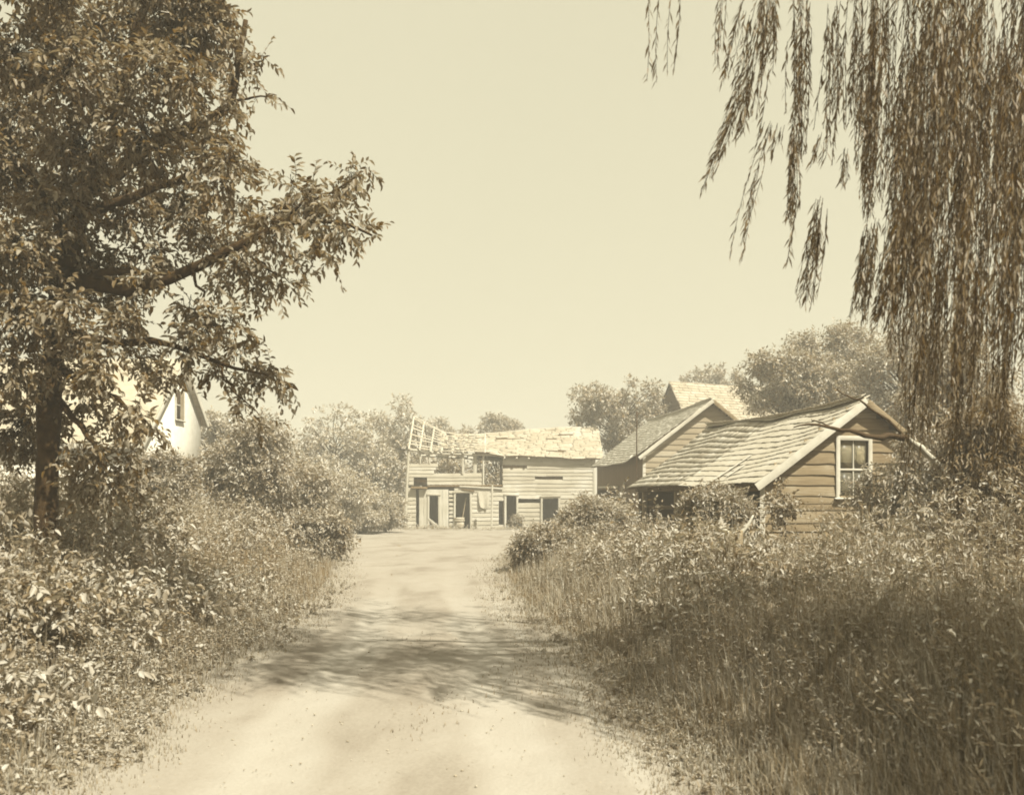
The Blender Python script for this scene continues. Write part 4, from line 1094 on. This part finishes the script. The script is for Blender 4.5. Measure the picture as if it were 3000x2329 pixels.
far_tree("broadleaf_tree", "bushy tree rising behind the low shingled shed", 2330, 1130, 165, 105, 44, 46, 7, L_FAR, 0.16, 64, (.2, .36))
far_tree("broadleaf_tree", "tall narrow-topped tree behind the shed ridge", 2440, 1060, 130, 110, 47, 38, 8, L_FAR, 0.16, 60, (.2, .36))
far_tree("broadleaf_tree", "shaded leafy tree behind the shed under the willow curtain", 2680, 1110, 170, 170, 40, 46, 9, L_FAR, 0.15, 60, (.2, .36))
far_tree("broadleaf_tree", "low tree seen through the open barn frame", 1330, 1400, 150, 75, 68, 34, 10, L_FAR, 0.2, 50)
far_tree("broadleaf_tree", "leafy tree seen in the gap beside the barn siding", 1455, 1385, 75, 75, 70, 22, 12, L_FAR, 0.2, 50)
far_tree("broadleaf_tree", "thin tree at the corner of the white house", 640, 1290, 80, 90, 52, 22, 13, L_PALE, 0.2, 40)

far_tree("broadleaf_tree", "low pale thicket tree at the open end of the barn", 1090, 1420, 105, 95, 64, 32, 14, L_PALE, 0.2, 50)
far_tree("broadleaf_tree", "low pale thicket tree farther from the barn, above the trough", 930, 1430, 120, 90, 60, 30, 15, L_PALE, 0.2, 50)

# ------------------------------------------------------------------ bushes one can tell apart
def bush(name, label, px, py_c, rx, ry, Y, n, seed, mat, leaf=.10, width=.45, per=70, r=(.25, .42), fine=False, cat="bush", group=None, stem=.04, droop=.25):
    cc = clumps_in(px, py_c, rx, ry, Y, n, r, .8, seed)
    b = P(px, HZ, Y); b[2] = float(gz(b[0], b[1]))
    return tree(name, label, cat, b, cc, leaf, width, per, mat, stem, group, fine, droop, .26, 7, trunk_top=P(px, py_c, Y))
bush("tall_bush", "big dark bush with shiny leaves below the white house", 745, 1370, 150, 150, 27, 50, 21, L_BRUSH, .12, .42, 95)
bush("tall_bush", "lower part of the dark bush mass sloping to the yard", 860, 1450, 115, 105, 31, 34, 22, L_BRUSH, .12, .45, 80)
bush("pale_shrub", "pale feathery shrub between the dark bush and the barn", 975, 1445, 120, 105, 44, 36, 23, L_PALE, .14, .4, 80)
bush("pale_shrub", "round pale shrub against the barn's end post", 1130, 1490, 85, 55, 51, 22, 24, L_PALE, .14, .4, 90)
bush("pale_shrub", "light shrub growing below the house gable", 480, 1400, 110, 75, 24, 28, 25, L_BRUSH, .10, .42, 90)
bush("pale_shrub", "sunlit bush beside the road where the yard opens", 940, 1560, 95, 60, 26, 26, 26, L_BRUSH, .10, .5, 100)
bush("pale_shrub", "low pale weeds spreading round the trough", 1055, 1522, 95, 34, 49, 24, 38, L_PALE, .13, .4, 80)
bush("small_shrub", "small dark shrub at the third barn doorway", 1515, 1530, 17, 16, 56.3, 8, 27, L_FAR, .12, .5, 60)
bush("sunlit_bush", "sunlit bush before the dark side of the outbuilding", 1745, 1525, 110, 62, 26, 32, 28, L_BRUSH, .11, .36, 110)
bush("sunlit_bush", "leafy bush before the open front of the shed", 2105, 1500, 100, 66, 17.5, 30, 29, L_BRUSH, .095, .34, 95, fine=True)
bush("sunlit_bush", "bright low bush at the bend in the road", 1600, 1600, 95, 62, 22, 30, 30, L_BRUSH, .10, .34, 110)
bush("sunlit_bush", "sprawling bush between the road and the shed posts", 1890, 1630, 130, 50, 18.5, 34, 33, L_BRUSH, .10, .33, 110)
bush("sapling", "slender sapling against the shed's clapboard gable", 2300, 1480, 48, 95, 18.3, 13, 31, L_BRUSH, .08, .6, 9, (.2, .36), True, "sapling", None, .014)
bush("young_tree", "sunlit young tree crowding the far corner of the shed", 2760, 1410, 150, 240, 17.5, 54, 32, L_BRUSH, .10, .36, 34, (.2, .34), False, "tree", None, .05, .5)
bush("young_tree", "straggling shoots in front of the shed window", 2615, 1475, 110, 130, 18.2, 30, 34, L_BRUSH, .085, .42, 22, (.2, .34), True, "shrub", None, .02, .3)

bush("young_tree", "tall sunlit willow scrub behind the shed's hidden corner", 2790, 1180, 190, 220, 24, 60, 35, L_FAR, .13, .30, 60, (.2, .34), False, "tree", None, .09, .6)
bush("young_tree", "dark drooping scrub under the willow curtain", 2890, 1380, 130, 250, 14.6, 54, 36, L_WILLOW, .11, .22, 60, (.2, .34), False, "tree", None, .05, .8)
bush("young_tree", "thicket closing the gap beyond the shed gable", 2930, 1330, 160, 190, 30, 40, 37, L_FAR, .14, .4, 60, (.2, .34), False, "tree", None, .06, .4)

# ------------------------------------------------------------------ bank vegetation nobody could count
rng = np.random.default_rng(57)
def in_building(x, y):
    def loc(o, rz):
        c, s = math.cos(rz), math.sin(rz); dx, dy = x - o[0], y - o[1]
        return dx * c + dy * s, -dx * s + dy * c
    a, b = loc((5.125, 20.5), SH_RZ); m = (a > -0.15) & (a < 5.3) & (b > -0.12) & (b < 8.3)
    a, b = loc(OB_LOC, OB_RZ); m |= (a > 0) & (a < 6.3) & (b > -.1) & (b < 11.2)
    m |= (y > 57.6) & (x > -6.6) & (x < 5.6)
    m |= (x < -15) & (y > 38.8) & (y < 47.2)
    return m
def scatter(n, side, ya, yb, ba, bb, ypow=1.0):
    """points on a bank: side -1 left, +1 right; ba..bb metres outside the road"""
    t = R(n); y = 1 / (1 / ya ** ypow + t * (1 / yb ** ypow - 1 / ya ** ypow)) ** 1 if ypow == 1.0 else (ya ** (1 - ypow) + t * (yb ** (1 - ypow) - ya ** (1 - ypow))) ** (1 / (1 - ypow))
    b = ba + (bb - ba) * R(n) ** 1.25
    b = b + .14 * noise2(y * 0 + side * 9, y, 1.5, 91) + .05 * noise2(y * 0 + side * 5, y, 5.0, 92)
    b = b + rng.normal(0, .13, n) * (b < 1.2)
    x = np.where(side > 0, xr(y) + b, xl(y) - b)
    ok = (np.abs(x) < 0.60 * y + 0.8) & ~in_building(x, y)
    return x[ok], y[ok], b[ok]
def stems_leaves(x, y, h, n_leaf, leaf, width, spread=.35, droop=.15, low=.3):
    """upright leafy stems standing at (x, y), h tall"""
    n = len(x)
    z = gz(x, y)
    lean = rng.normal(0, spread, (n, 2)) * h[:, None]
    f = low + (1 - low) * (np.arange(n_leaf) + .5)[None] / n_leaf + U(-.04, .04, (n, n_leaf))
    pos = np.stack([x[:, None] + lean[:, :1] * f ** 1.6, y[:, None] + lean[:, 1:] * f ** 1.6, z[:, None] + h[:, None] * f * (1 - .12 * f)], -1)
    LAST['stem'] = (np.stack([x, y, z], 1), np.stack([x + lean[:, 0], y + lean[:, 1], z + h * .88], 1))
    an = U(0, 6.283, n)[:, None] + np.arange(n_leaf)[None] * 2.4
    d = unit(np.stack([np.cos(an), np.sin(an), .35 - droop - .5 * (1 - f) + .9 * (f > .9)], -1) + rng.normal(0, .25, (n, n_leaf, 3)))
    nr = unit(np.array([0, 0, 1.0]) + rng.normal(0, .4, (n, n_leaf, 3)))
    m = n * n_leaf
    lf = (leaf[:, None] * (1.15 - .5 * f)).ravel() * U(.7, 1.2, m)
    return pos.reshape(m, 3), d.reshape(m, 3), nr.reshape(m, 3), lf, lf * width
def undergrowth(name, label, n, side, ya, yb, ba, bb, hfun, n_leaf, leaf, width, mat, fine, spread=.3, patch=None, ypow=1.0, droop=.15):
    x, y, b = scatter(n, side, ya, yb, ba, bb, ypow)
    if patch is not None:
        k = patch(x, y) > 0; x, y, b = x[k], y[k], b[k]
    h = hfun(x, y, b) * U(.65, 1.12, len(x))
    k = h > .06; x, y, b, h = x[k], y[k], b[k], h[k]
    lf = leaf * (1 + .012 * np.maximum(y - 12, 0)) * np.clip(.55 + h * .5, .6, 1.15)
    V, Fq = leaf_geo(*stems_leaves(x, y, h, n_leaf, lf, width, spread, droop), fine)
    o = tag(link(name, mesh_np(name, V, Fq, mat)), label, None, None, "stuff")
    a_, b_ = LAST['stem']; k = y < 20
    if k.any():
        V, Fq = sticks(a_[k], b_[k], .0045, 0.0)
        tag(link("stem_foliage", mesh_np("stem_foliage", V, Fq, W_STALK), o), kind="stuff")
    return o
def h_left(x, y, b):
    top = 1.25 + .30 * noise2(x, y, .9, 31) + .22 * noise2(x, y, 2.6, 32) + .55 * ss((b - 1.6) / 1.8) * ss((y - 8) / 6) + .3 * ss((b - 4) / 4)
    return np.clip(top * ss((b + .1) / 2.4), .08, 2.3)
def h_right(x, y, b):
    top = 0.98 + .24 * noise2(x, y, .8, 37) + .20 * noise2(x, y, 2.5, 38) + .10 * ss((b - 2) / 3)
    px = CX + F * x / y
    top = top * (.78 + .22 * ss((y - 9) / 5))
    top = np.where((px > 2400) & (y > 12), top * 1.35, top)
    top = np.where((px > 2150) & (px < 2420) & (y > 9), top * .66, top)
    top = np.where((px > 1790) & (px < 2050) & (y > 11), top * .8, top)
    return np.clip(top * ss((b + .1) / 2.3), .08, 1.9)
def mounds(name, label, n, side, ya, yb, ba, bb, hfun, leaf, width, per, mat, fine, seed, rad=(.28, .55)):
    """rounded tangles standing up out of the undergrowth"""
    global rng
    keep, rng = rng, np.random.default_rng(seed)
    x, y, b = scatter(n, side, ya, yb, ba, bb)
    h = hfun(x, y, b) * U(.65, 1.05, len(x)); r = U(*rad, len(x)) * np.clip(.5 + h * .5, .4, 1.1)
    c = np.stack([x, y, gz(x, y) + np.maximum(h - r * .6, .1)], 1)
    pos, d, nr, ln, wd = sprigs(c, r, per, leaf, width, .25, .26, 8, .8)
    k = pos[:, 2] > gz(pos[:, 0], pos[:, 1]) + .02
    V, Fq = leaf_geo(pos[k], d[k], nr[k], ln[k], wd[k], fine)
    rng = keep
    return tag(link(name, mesh_np(name, V, Fq, mat)), label, None, None, "stuff")
nz = lambda s, c: (lambda x, y: noise2(x, y, .8, s) - c)
undergrowth("bramble_undergrowth", "tangled brambles covering the bank under the leaning tree", 10500, -1, 5.0, 44, .05, 13, h_left, 17, .068, .52, L_BRUSH, True, .32, nz(71, -.45))
undergrowth("narrow_leaf_weeds", "tall narrow-leaved weeds mixed through the bank under the leaning tree", 5200, -1, 4.6, 40, .15, 12, lambda x, y, b: h_left(x, y, b) * 1.04, 16, .10, .20, L_GRASS, False, .28, nz(72, -.2))
undergrowth("broad_leaf_weeds", "broad-leaved weeds along the verge below the leaning tree", 1800, -1, 4.8, 17, .1, 4.5, lambda x, y, b: h_left(x, y, b) * .8, 10, .115, .58, L_BROAD, True, .35, nz(73, .0))
undergrowth("bramble_undergrowth", "dense brush covering the bank below the willow", 8500, 1, 4.8, 34, .1, 11, h_right, 17, .070, .42, L_BRUSH, True, .32, nz(74, -.4))
undergrowth("narrow_leaf_weeds", "narrow-leaved weeds and shoots on the bank below the willow", 6500, 1, 4.2, 32, .15, 10, lambda x, y, b: h_right(x, y, b) * 1.05, 16, .11, .19, L_GRASS, False, .28, nz(75, -.3))
undergrowth("broad_leaf_weeds", "broad-leaved weeds low on the willow bank", 1100, 1, 4.6, 14, .3, 5, lambda x, y, b: h_right(x, y, b) * .75, 9, .11, .5, L_BROAD, True, .35, nz(76, .15))
undergrowth("yard_weeds", "low weeds along the foot of the barn", 2600, -1, 46, 57, -16, 1.0, lambda x, y, b: np.where((y > 54) & (x > -9) & (x < 6), .28 + .25 * noise2(x, y, 1.1, 5), 0), 12, .10, .5, L_PALE, False, .3)
mounds("bramble_shrubbery", "rounded tangles rising from the bank under the leaning tree", 95, -1, 6.2, 24, .9, 7, h_left, .078, .5, 38, L_BRUSH, True, 301)
mounds("broad_leaf_shrubbery", "large-leaved clumps on the bank under the leaning tree", 34, -1, 6.4, 14, .6, 4.5, h_left, .105, .5, 20, L_BROAD, True, 302, (.22, .4))
mounds("bramble_shrubbery", "rounded tangles rising from the willow bank", 80, 1, 10, 23, 1.0, 7, h_right, .09, .34, 28, L_BRUSH, True, 303)
mounds("broad_leaf_shrubbery", "large-leaved clumps on the shaded willow bank", 26, 1, 8.5, 15, .9, 5.5, h_right, .10, .40, 14, L_BROAD, True, 304, (.22, .4))
def far_mass(x, y, b): return 2.4 + .7 * noise2(x, y, .25, 61)
undergrowth("hedge_shrubbery", "far scrub beyond the bank and around the house", 4200, -1, 26, 70, 7, 40, lambda x, y, b: np.clip(far_mass(x, y, b) * ss((b - 4) / 7), .2, 3.4), 18, .13, .5, L_FAR, False, .25)
undergrowth("hedge_shrubbery", "far scrub around the outbuildings and shed", 3000, 1, 24, 70, 3.0, 36, lambda x, y, b: np.clip(1.9 + .5 * noise2(x, y, .3, 62), .2, 3), 16, .13, .5, L_FAR, False, .25)

# grass: verges, foreground right, turf on the road
def blades(x, y, h, w, lean=.35, seg=3):
    n = len(x); z = gz(x, y)
    an = U(0, 6.283, n); dx, dy = np.cos(an), np.sin(an)
    ln = np.abs(rng.normal(0, lean, n)) * h
    side = np.stack([-dy, dx, 0 * dx], 1)
    rows = []
    for k in range(seg + 1):
        f = k / seg
        c = np.stack([x + dx * ln * f * f, y + dy * ln * f * f, z + h * f * (1 - .25 * f * ln / (h + 1e-6))], 1)
        ww = (w * (1 - f ** 1.5))[:, None] * .5
        rows.append((c - side * ww, c + side * ww) if k < seg else (c,))
    V = np.stack([r for row in rows for r in row], 1).reshape(-1, 3)
    st = 2 * seg + 1; o = np.arange(n)[:, None] * st
    q = np.concatenate([o + np.array([2 * k, 2 * k + 1, 2 * k + 3, 2 * k + 2]) for k in range(seg - 1)])
    t = o + np.array([2 * seg - 2, 2 * seg - 1, 2 * seg])
    return V, [q, t]
def grass(name, label, n, side, ya, yb, ba, bb, hfun, w, mat, lean=.35, patch=None):
    x, y, b = scatter(n, side, ya, yb, ba, bb)
    if patch is not None:
        k = patch(x, y) > 0; x, y, b = x[k], y[k], b[k]
    h = hfun(x, y, b) * U(.5, 1.2, len(x))
    V, Fq = blades(x, y, h, w * U(.7, 1.3, len(x)) * (1 + .02 * np.maximum(y - 10, 0)), lean)
    return tag(link(name, mesh_np(name, V, Fq, mat)), label, None, None, "stuff")
grass("verge_grass", "long grass along the verge under the leaning tree", 26000, -1, 4.5, 34, -.18, 1.6, lambda x, y, b: .05 + .36 * ss((b + .1) / 1.5), .009, L_GRASS)
grass("verge_grass", "long grass sloping from the willow bank to the road", 42000, 1, 4.2, 30, -.22, 2.6, lambda x, y, b: .05 + .60 * ss((b + .1) / 1.8), .009, L_GRASS, .4)
grass("tall_grass", "tall pale grass standing in the shade of the willow", 26000, 1, 4.2, 15, .3, 5.5, lambda x, y, b: np.clip(h_right(x, y, b) * 1.0, .3, 1.5), .010, L_GRASS, .42, nz(77, -.1))
grass("tall_grass", "tall grass among the brambles under the leaning tree", 8000, -1, 4.5, 18, .5, 6, lambda x, y, b: np.clip(h_left(x, y, b) * .9, .3, 1.5), .010, L_GRASS, .42, nz(78, .1))
# turf tufts worn into the road
n = 15000
t_ = R(n); y = 1 / (1 / 5.2 + t_ * (1 / 16 - 1 / 5.2)); u_ = R(n); x = xl(y) + (xr(y) - xl(y)) * u_
dens = noise2(x, y * .8, 1.6, 81) + .8 * np.exp(-((u_ - .55) / .16) ** 2) * 0.6 + 1.1 * np.exp(-((u_ - .92) / .10) ** 2) - .9 * np.exp(-((u_ - .3) / .12) ** 2) + .3 * np.exp(-((y - 9.5) / 2.5) ** 2) - 1.15
k = dens > U(-.25, .9, n); x, y = x[k], y[k]
V, Fq = blades(x, y, U(.015, .06, len(x)), U(.006, .012, len(x)), .8, 2)
tag(link("road_grass", mesh_np("road_grass", V, Fq, L_TURF)), "thin turf in patches on the worn road", None, None, "stuff")

def dry(name, label, n, side, ya, yb, ba, bb, hfun, seed):
    global rng
    keep, rng = rng, np.random.default_rng(seed)
    x, y, b = scatter(n, side, ya, yb, ba, bb)
    V, Fq = blades(x, y, hfun(x, y, b) * U(.9, 1.35, len(x)), U(.005, .010, len(x)), .3)
    rng = keep
    return tag(link(name, mesh_np(name, V, Fq, L_PALE)), label, None, None, "stuff")
dry("dry_grass", "dry stalks standing out of the brambles under the leaning tree", 900, -1, 4.6, 22, .2, 8, h_left, 401)
dry("dry_grass", "dry stalks standing out of the brush below the willow", 1100, 1, 4.4, 20, .2, 7, h_right, 402)
n = 1700
t_ = R(n); y = 1 / (1 / 4.6 + t_ * (1 / 24 - 1 / 4.6)); u_ = np.clip(np.where(R(n) < .5, R(n), np.where(R(n) < .5, U(-.05, .14, n), U(.84, 1.05, n))), -.08, 1.08)
x = xl(y) + (xr(y) - xl(y)) * u_
sz = .004 + .009 * R(n) ** 4
oct_ = np.array([(1, 0, 0), (0, 1, 0), (-1, 0, 0), (0, -1, 0), (0, 0, .7), (0, 0, -.7)], float)
of = np.array([(0, 1, 4), (1, 2, 4), (2, 3, 4), (3, 0, 4), (1, 0, 5), (2, 1, 5), (3, 2, 5), (0, 3, 5)])
V = np.stack([x, y, gz(x, y) + .012], 1)[:, None] + oct_[None] * sz[:, None, None] * U(.6, 1.4, (n, 6, 1))
tag(link("road_gravel", mesh_np("road_gravel", V.reshape(-1, 3), (np.arange(n)[:, None, None] * 6 + of[None]).reshape(-1, 3), mat_wood("pebbles", .27, 'o', .7, .3, island=True))), "small stones scattered over the worn road", None, None, "stuff")

# ------------------------------------------------------------------ small things on the banks
g = Geo()
for ctrl, r0, r1 in (([(580, 1748, 12.6), (612, 1722, 12.6), (650, 1702, 12.7), (690, 1688, 12.8), (735, 1672, 12.9)], .018, .006), ([(600, 1738, 12.6), (585, 1742, 12.5), (570, 1735, 12.5)], .010, .004), ([(665, 1697, 12.7), (650, 1685, 12.6)], .008, .003)):
    c_ = curve_pts([P(*q) for q in ctrl], 8, .004, 3); g.add(*tube(c_, np.linspace(r0, r1, 8), 6))
tag(link("dead_branch", g.mesh("dead_branch", W_BLEACH_LIT, True)), "bleached dead branch caught on the brambles", "branch")
# forked stump in the brush before the shed
sb = P(2143, 1600, 14.2); gz_ = float(gz(sb[0], sb[1]))
stump = thing("forked_stump", "pale broken stump with a forked branch in the brush before the shed", "stump", (sb[0], sb[1], gz_))
hh = P(2143, 1556, 14.2)[2] - gz_
g = Geo(); g.add(*tube(curve_pts([(0, 0, -.2), (.02, 0, hh * .5), (0, 0, hh)], 8, .008), np.linspace(.20, .155, 8) * (1 + .06 * np.sin(np.arange(8) * 2)), 10)); link("trunk", g.mesh("trunk", W_SHED, True), stump)
g = Geo(); g.add(*tube(curve_pts([(.06, 0, hh - .1), (.22, 0, hh + .06), (.33, .02, hh + .24)], 7), np.linspace(.045, .012, 7), 6)); link("fork", g.mesh("fork", W_BLEACH_LIT, True), stump)
g = Geo(); g.add(*tube(curve_pts([(-.03, 0, hh - .05), (-.14, 0, hh + .04), (-.2, 0, hh + .07)], 6), np.linspace(.05, .014, 6), 6)); link("fork", g.mesh("fork", W_BLEACH_LIT, True), stump)
# cart wheel half hidden in the weeds
wc = P(1737, 1512, 36); 
wheel = thing("cart_wheel", "old cart wheel half hidden in weeds beside the outbuilding", "wheel", (wc[0], wc[1], wc[2] - .42))
R0 = 0.42; th = np.linspace(0, 2 * math.pi, 21)
g = Geo(); g.add(*tube([(math.cos(q) * R0, 0, .42 + math.sin(q) * R0) for q in th], .03, 6)); link("rim", g.mesh("rim", W_DARK, True), wheel)
g = Geo(); g.add(*tube([(0, -.1, .42), (0, -.05, .42), (0, .05, .42), (0, .1, .42)], [.06, .09, .09, .06], 10)); link("hub", g.mesh("hub", W_BARN, True), wheel)
for q in range(8):
    an = q * math.pi / 4 + .2
    board("spoke", wheel, (math.cos(an) * .08, 0, .42 + math.sin(an) * .08), (math.cos(an) * R0, 0, .42 + math.sin(an) * R0), (0, 1, 0), .035, .035, W_DARK, 'beam')

# ------------------------------------------------------------------ the air
hm, nt, out = nodes_of("warm_haze")
pv = nt.nodes.new("ShaderNodeVolumePrincipled")
pv.inputs["Color"].default_value = (0.95, 0.90, 0.80, 1)
pv.inputs["Density"].default_value = 0.0036
pv.inputs["Anisotropy"].default_value = 0.1
nt.links.new(pv.outputs[0], out.inputs["Volume"])
q = np.array([(-420, -70, -1.6), (420, -70, -1.6), (420, 920, -1.6), (-420, 920, -1.6), (-420, -70, 13), (420, -70, 13), (420, 920, 13), (-420, 920, 13)], float)
hz_o = link("haze", mesh_np("haze", q, np.array([(0, 3, 2, 1), (4, 5, 6, 7), (0, 1, 5, 4), (1, 2, 6, 5), (2, 3, 7, 6), (3, 0, 4, 7)]), hm))
tag(hz_o, kind="stuff")
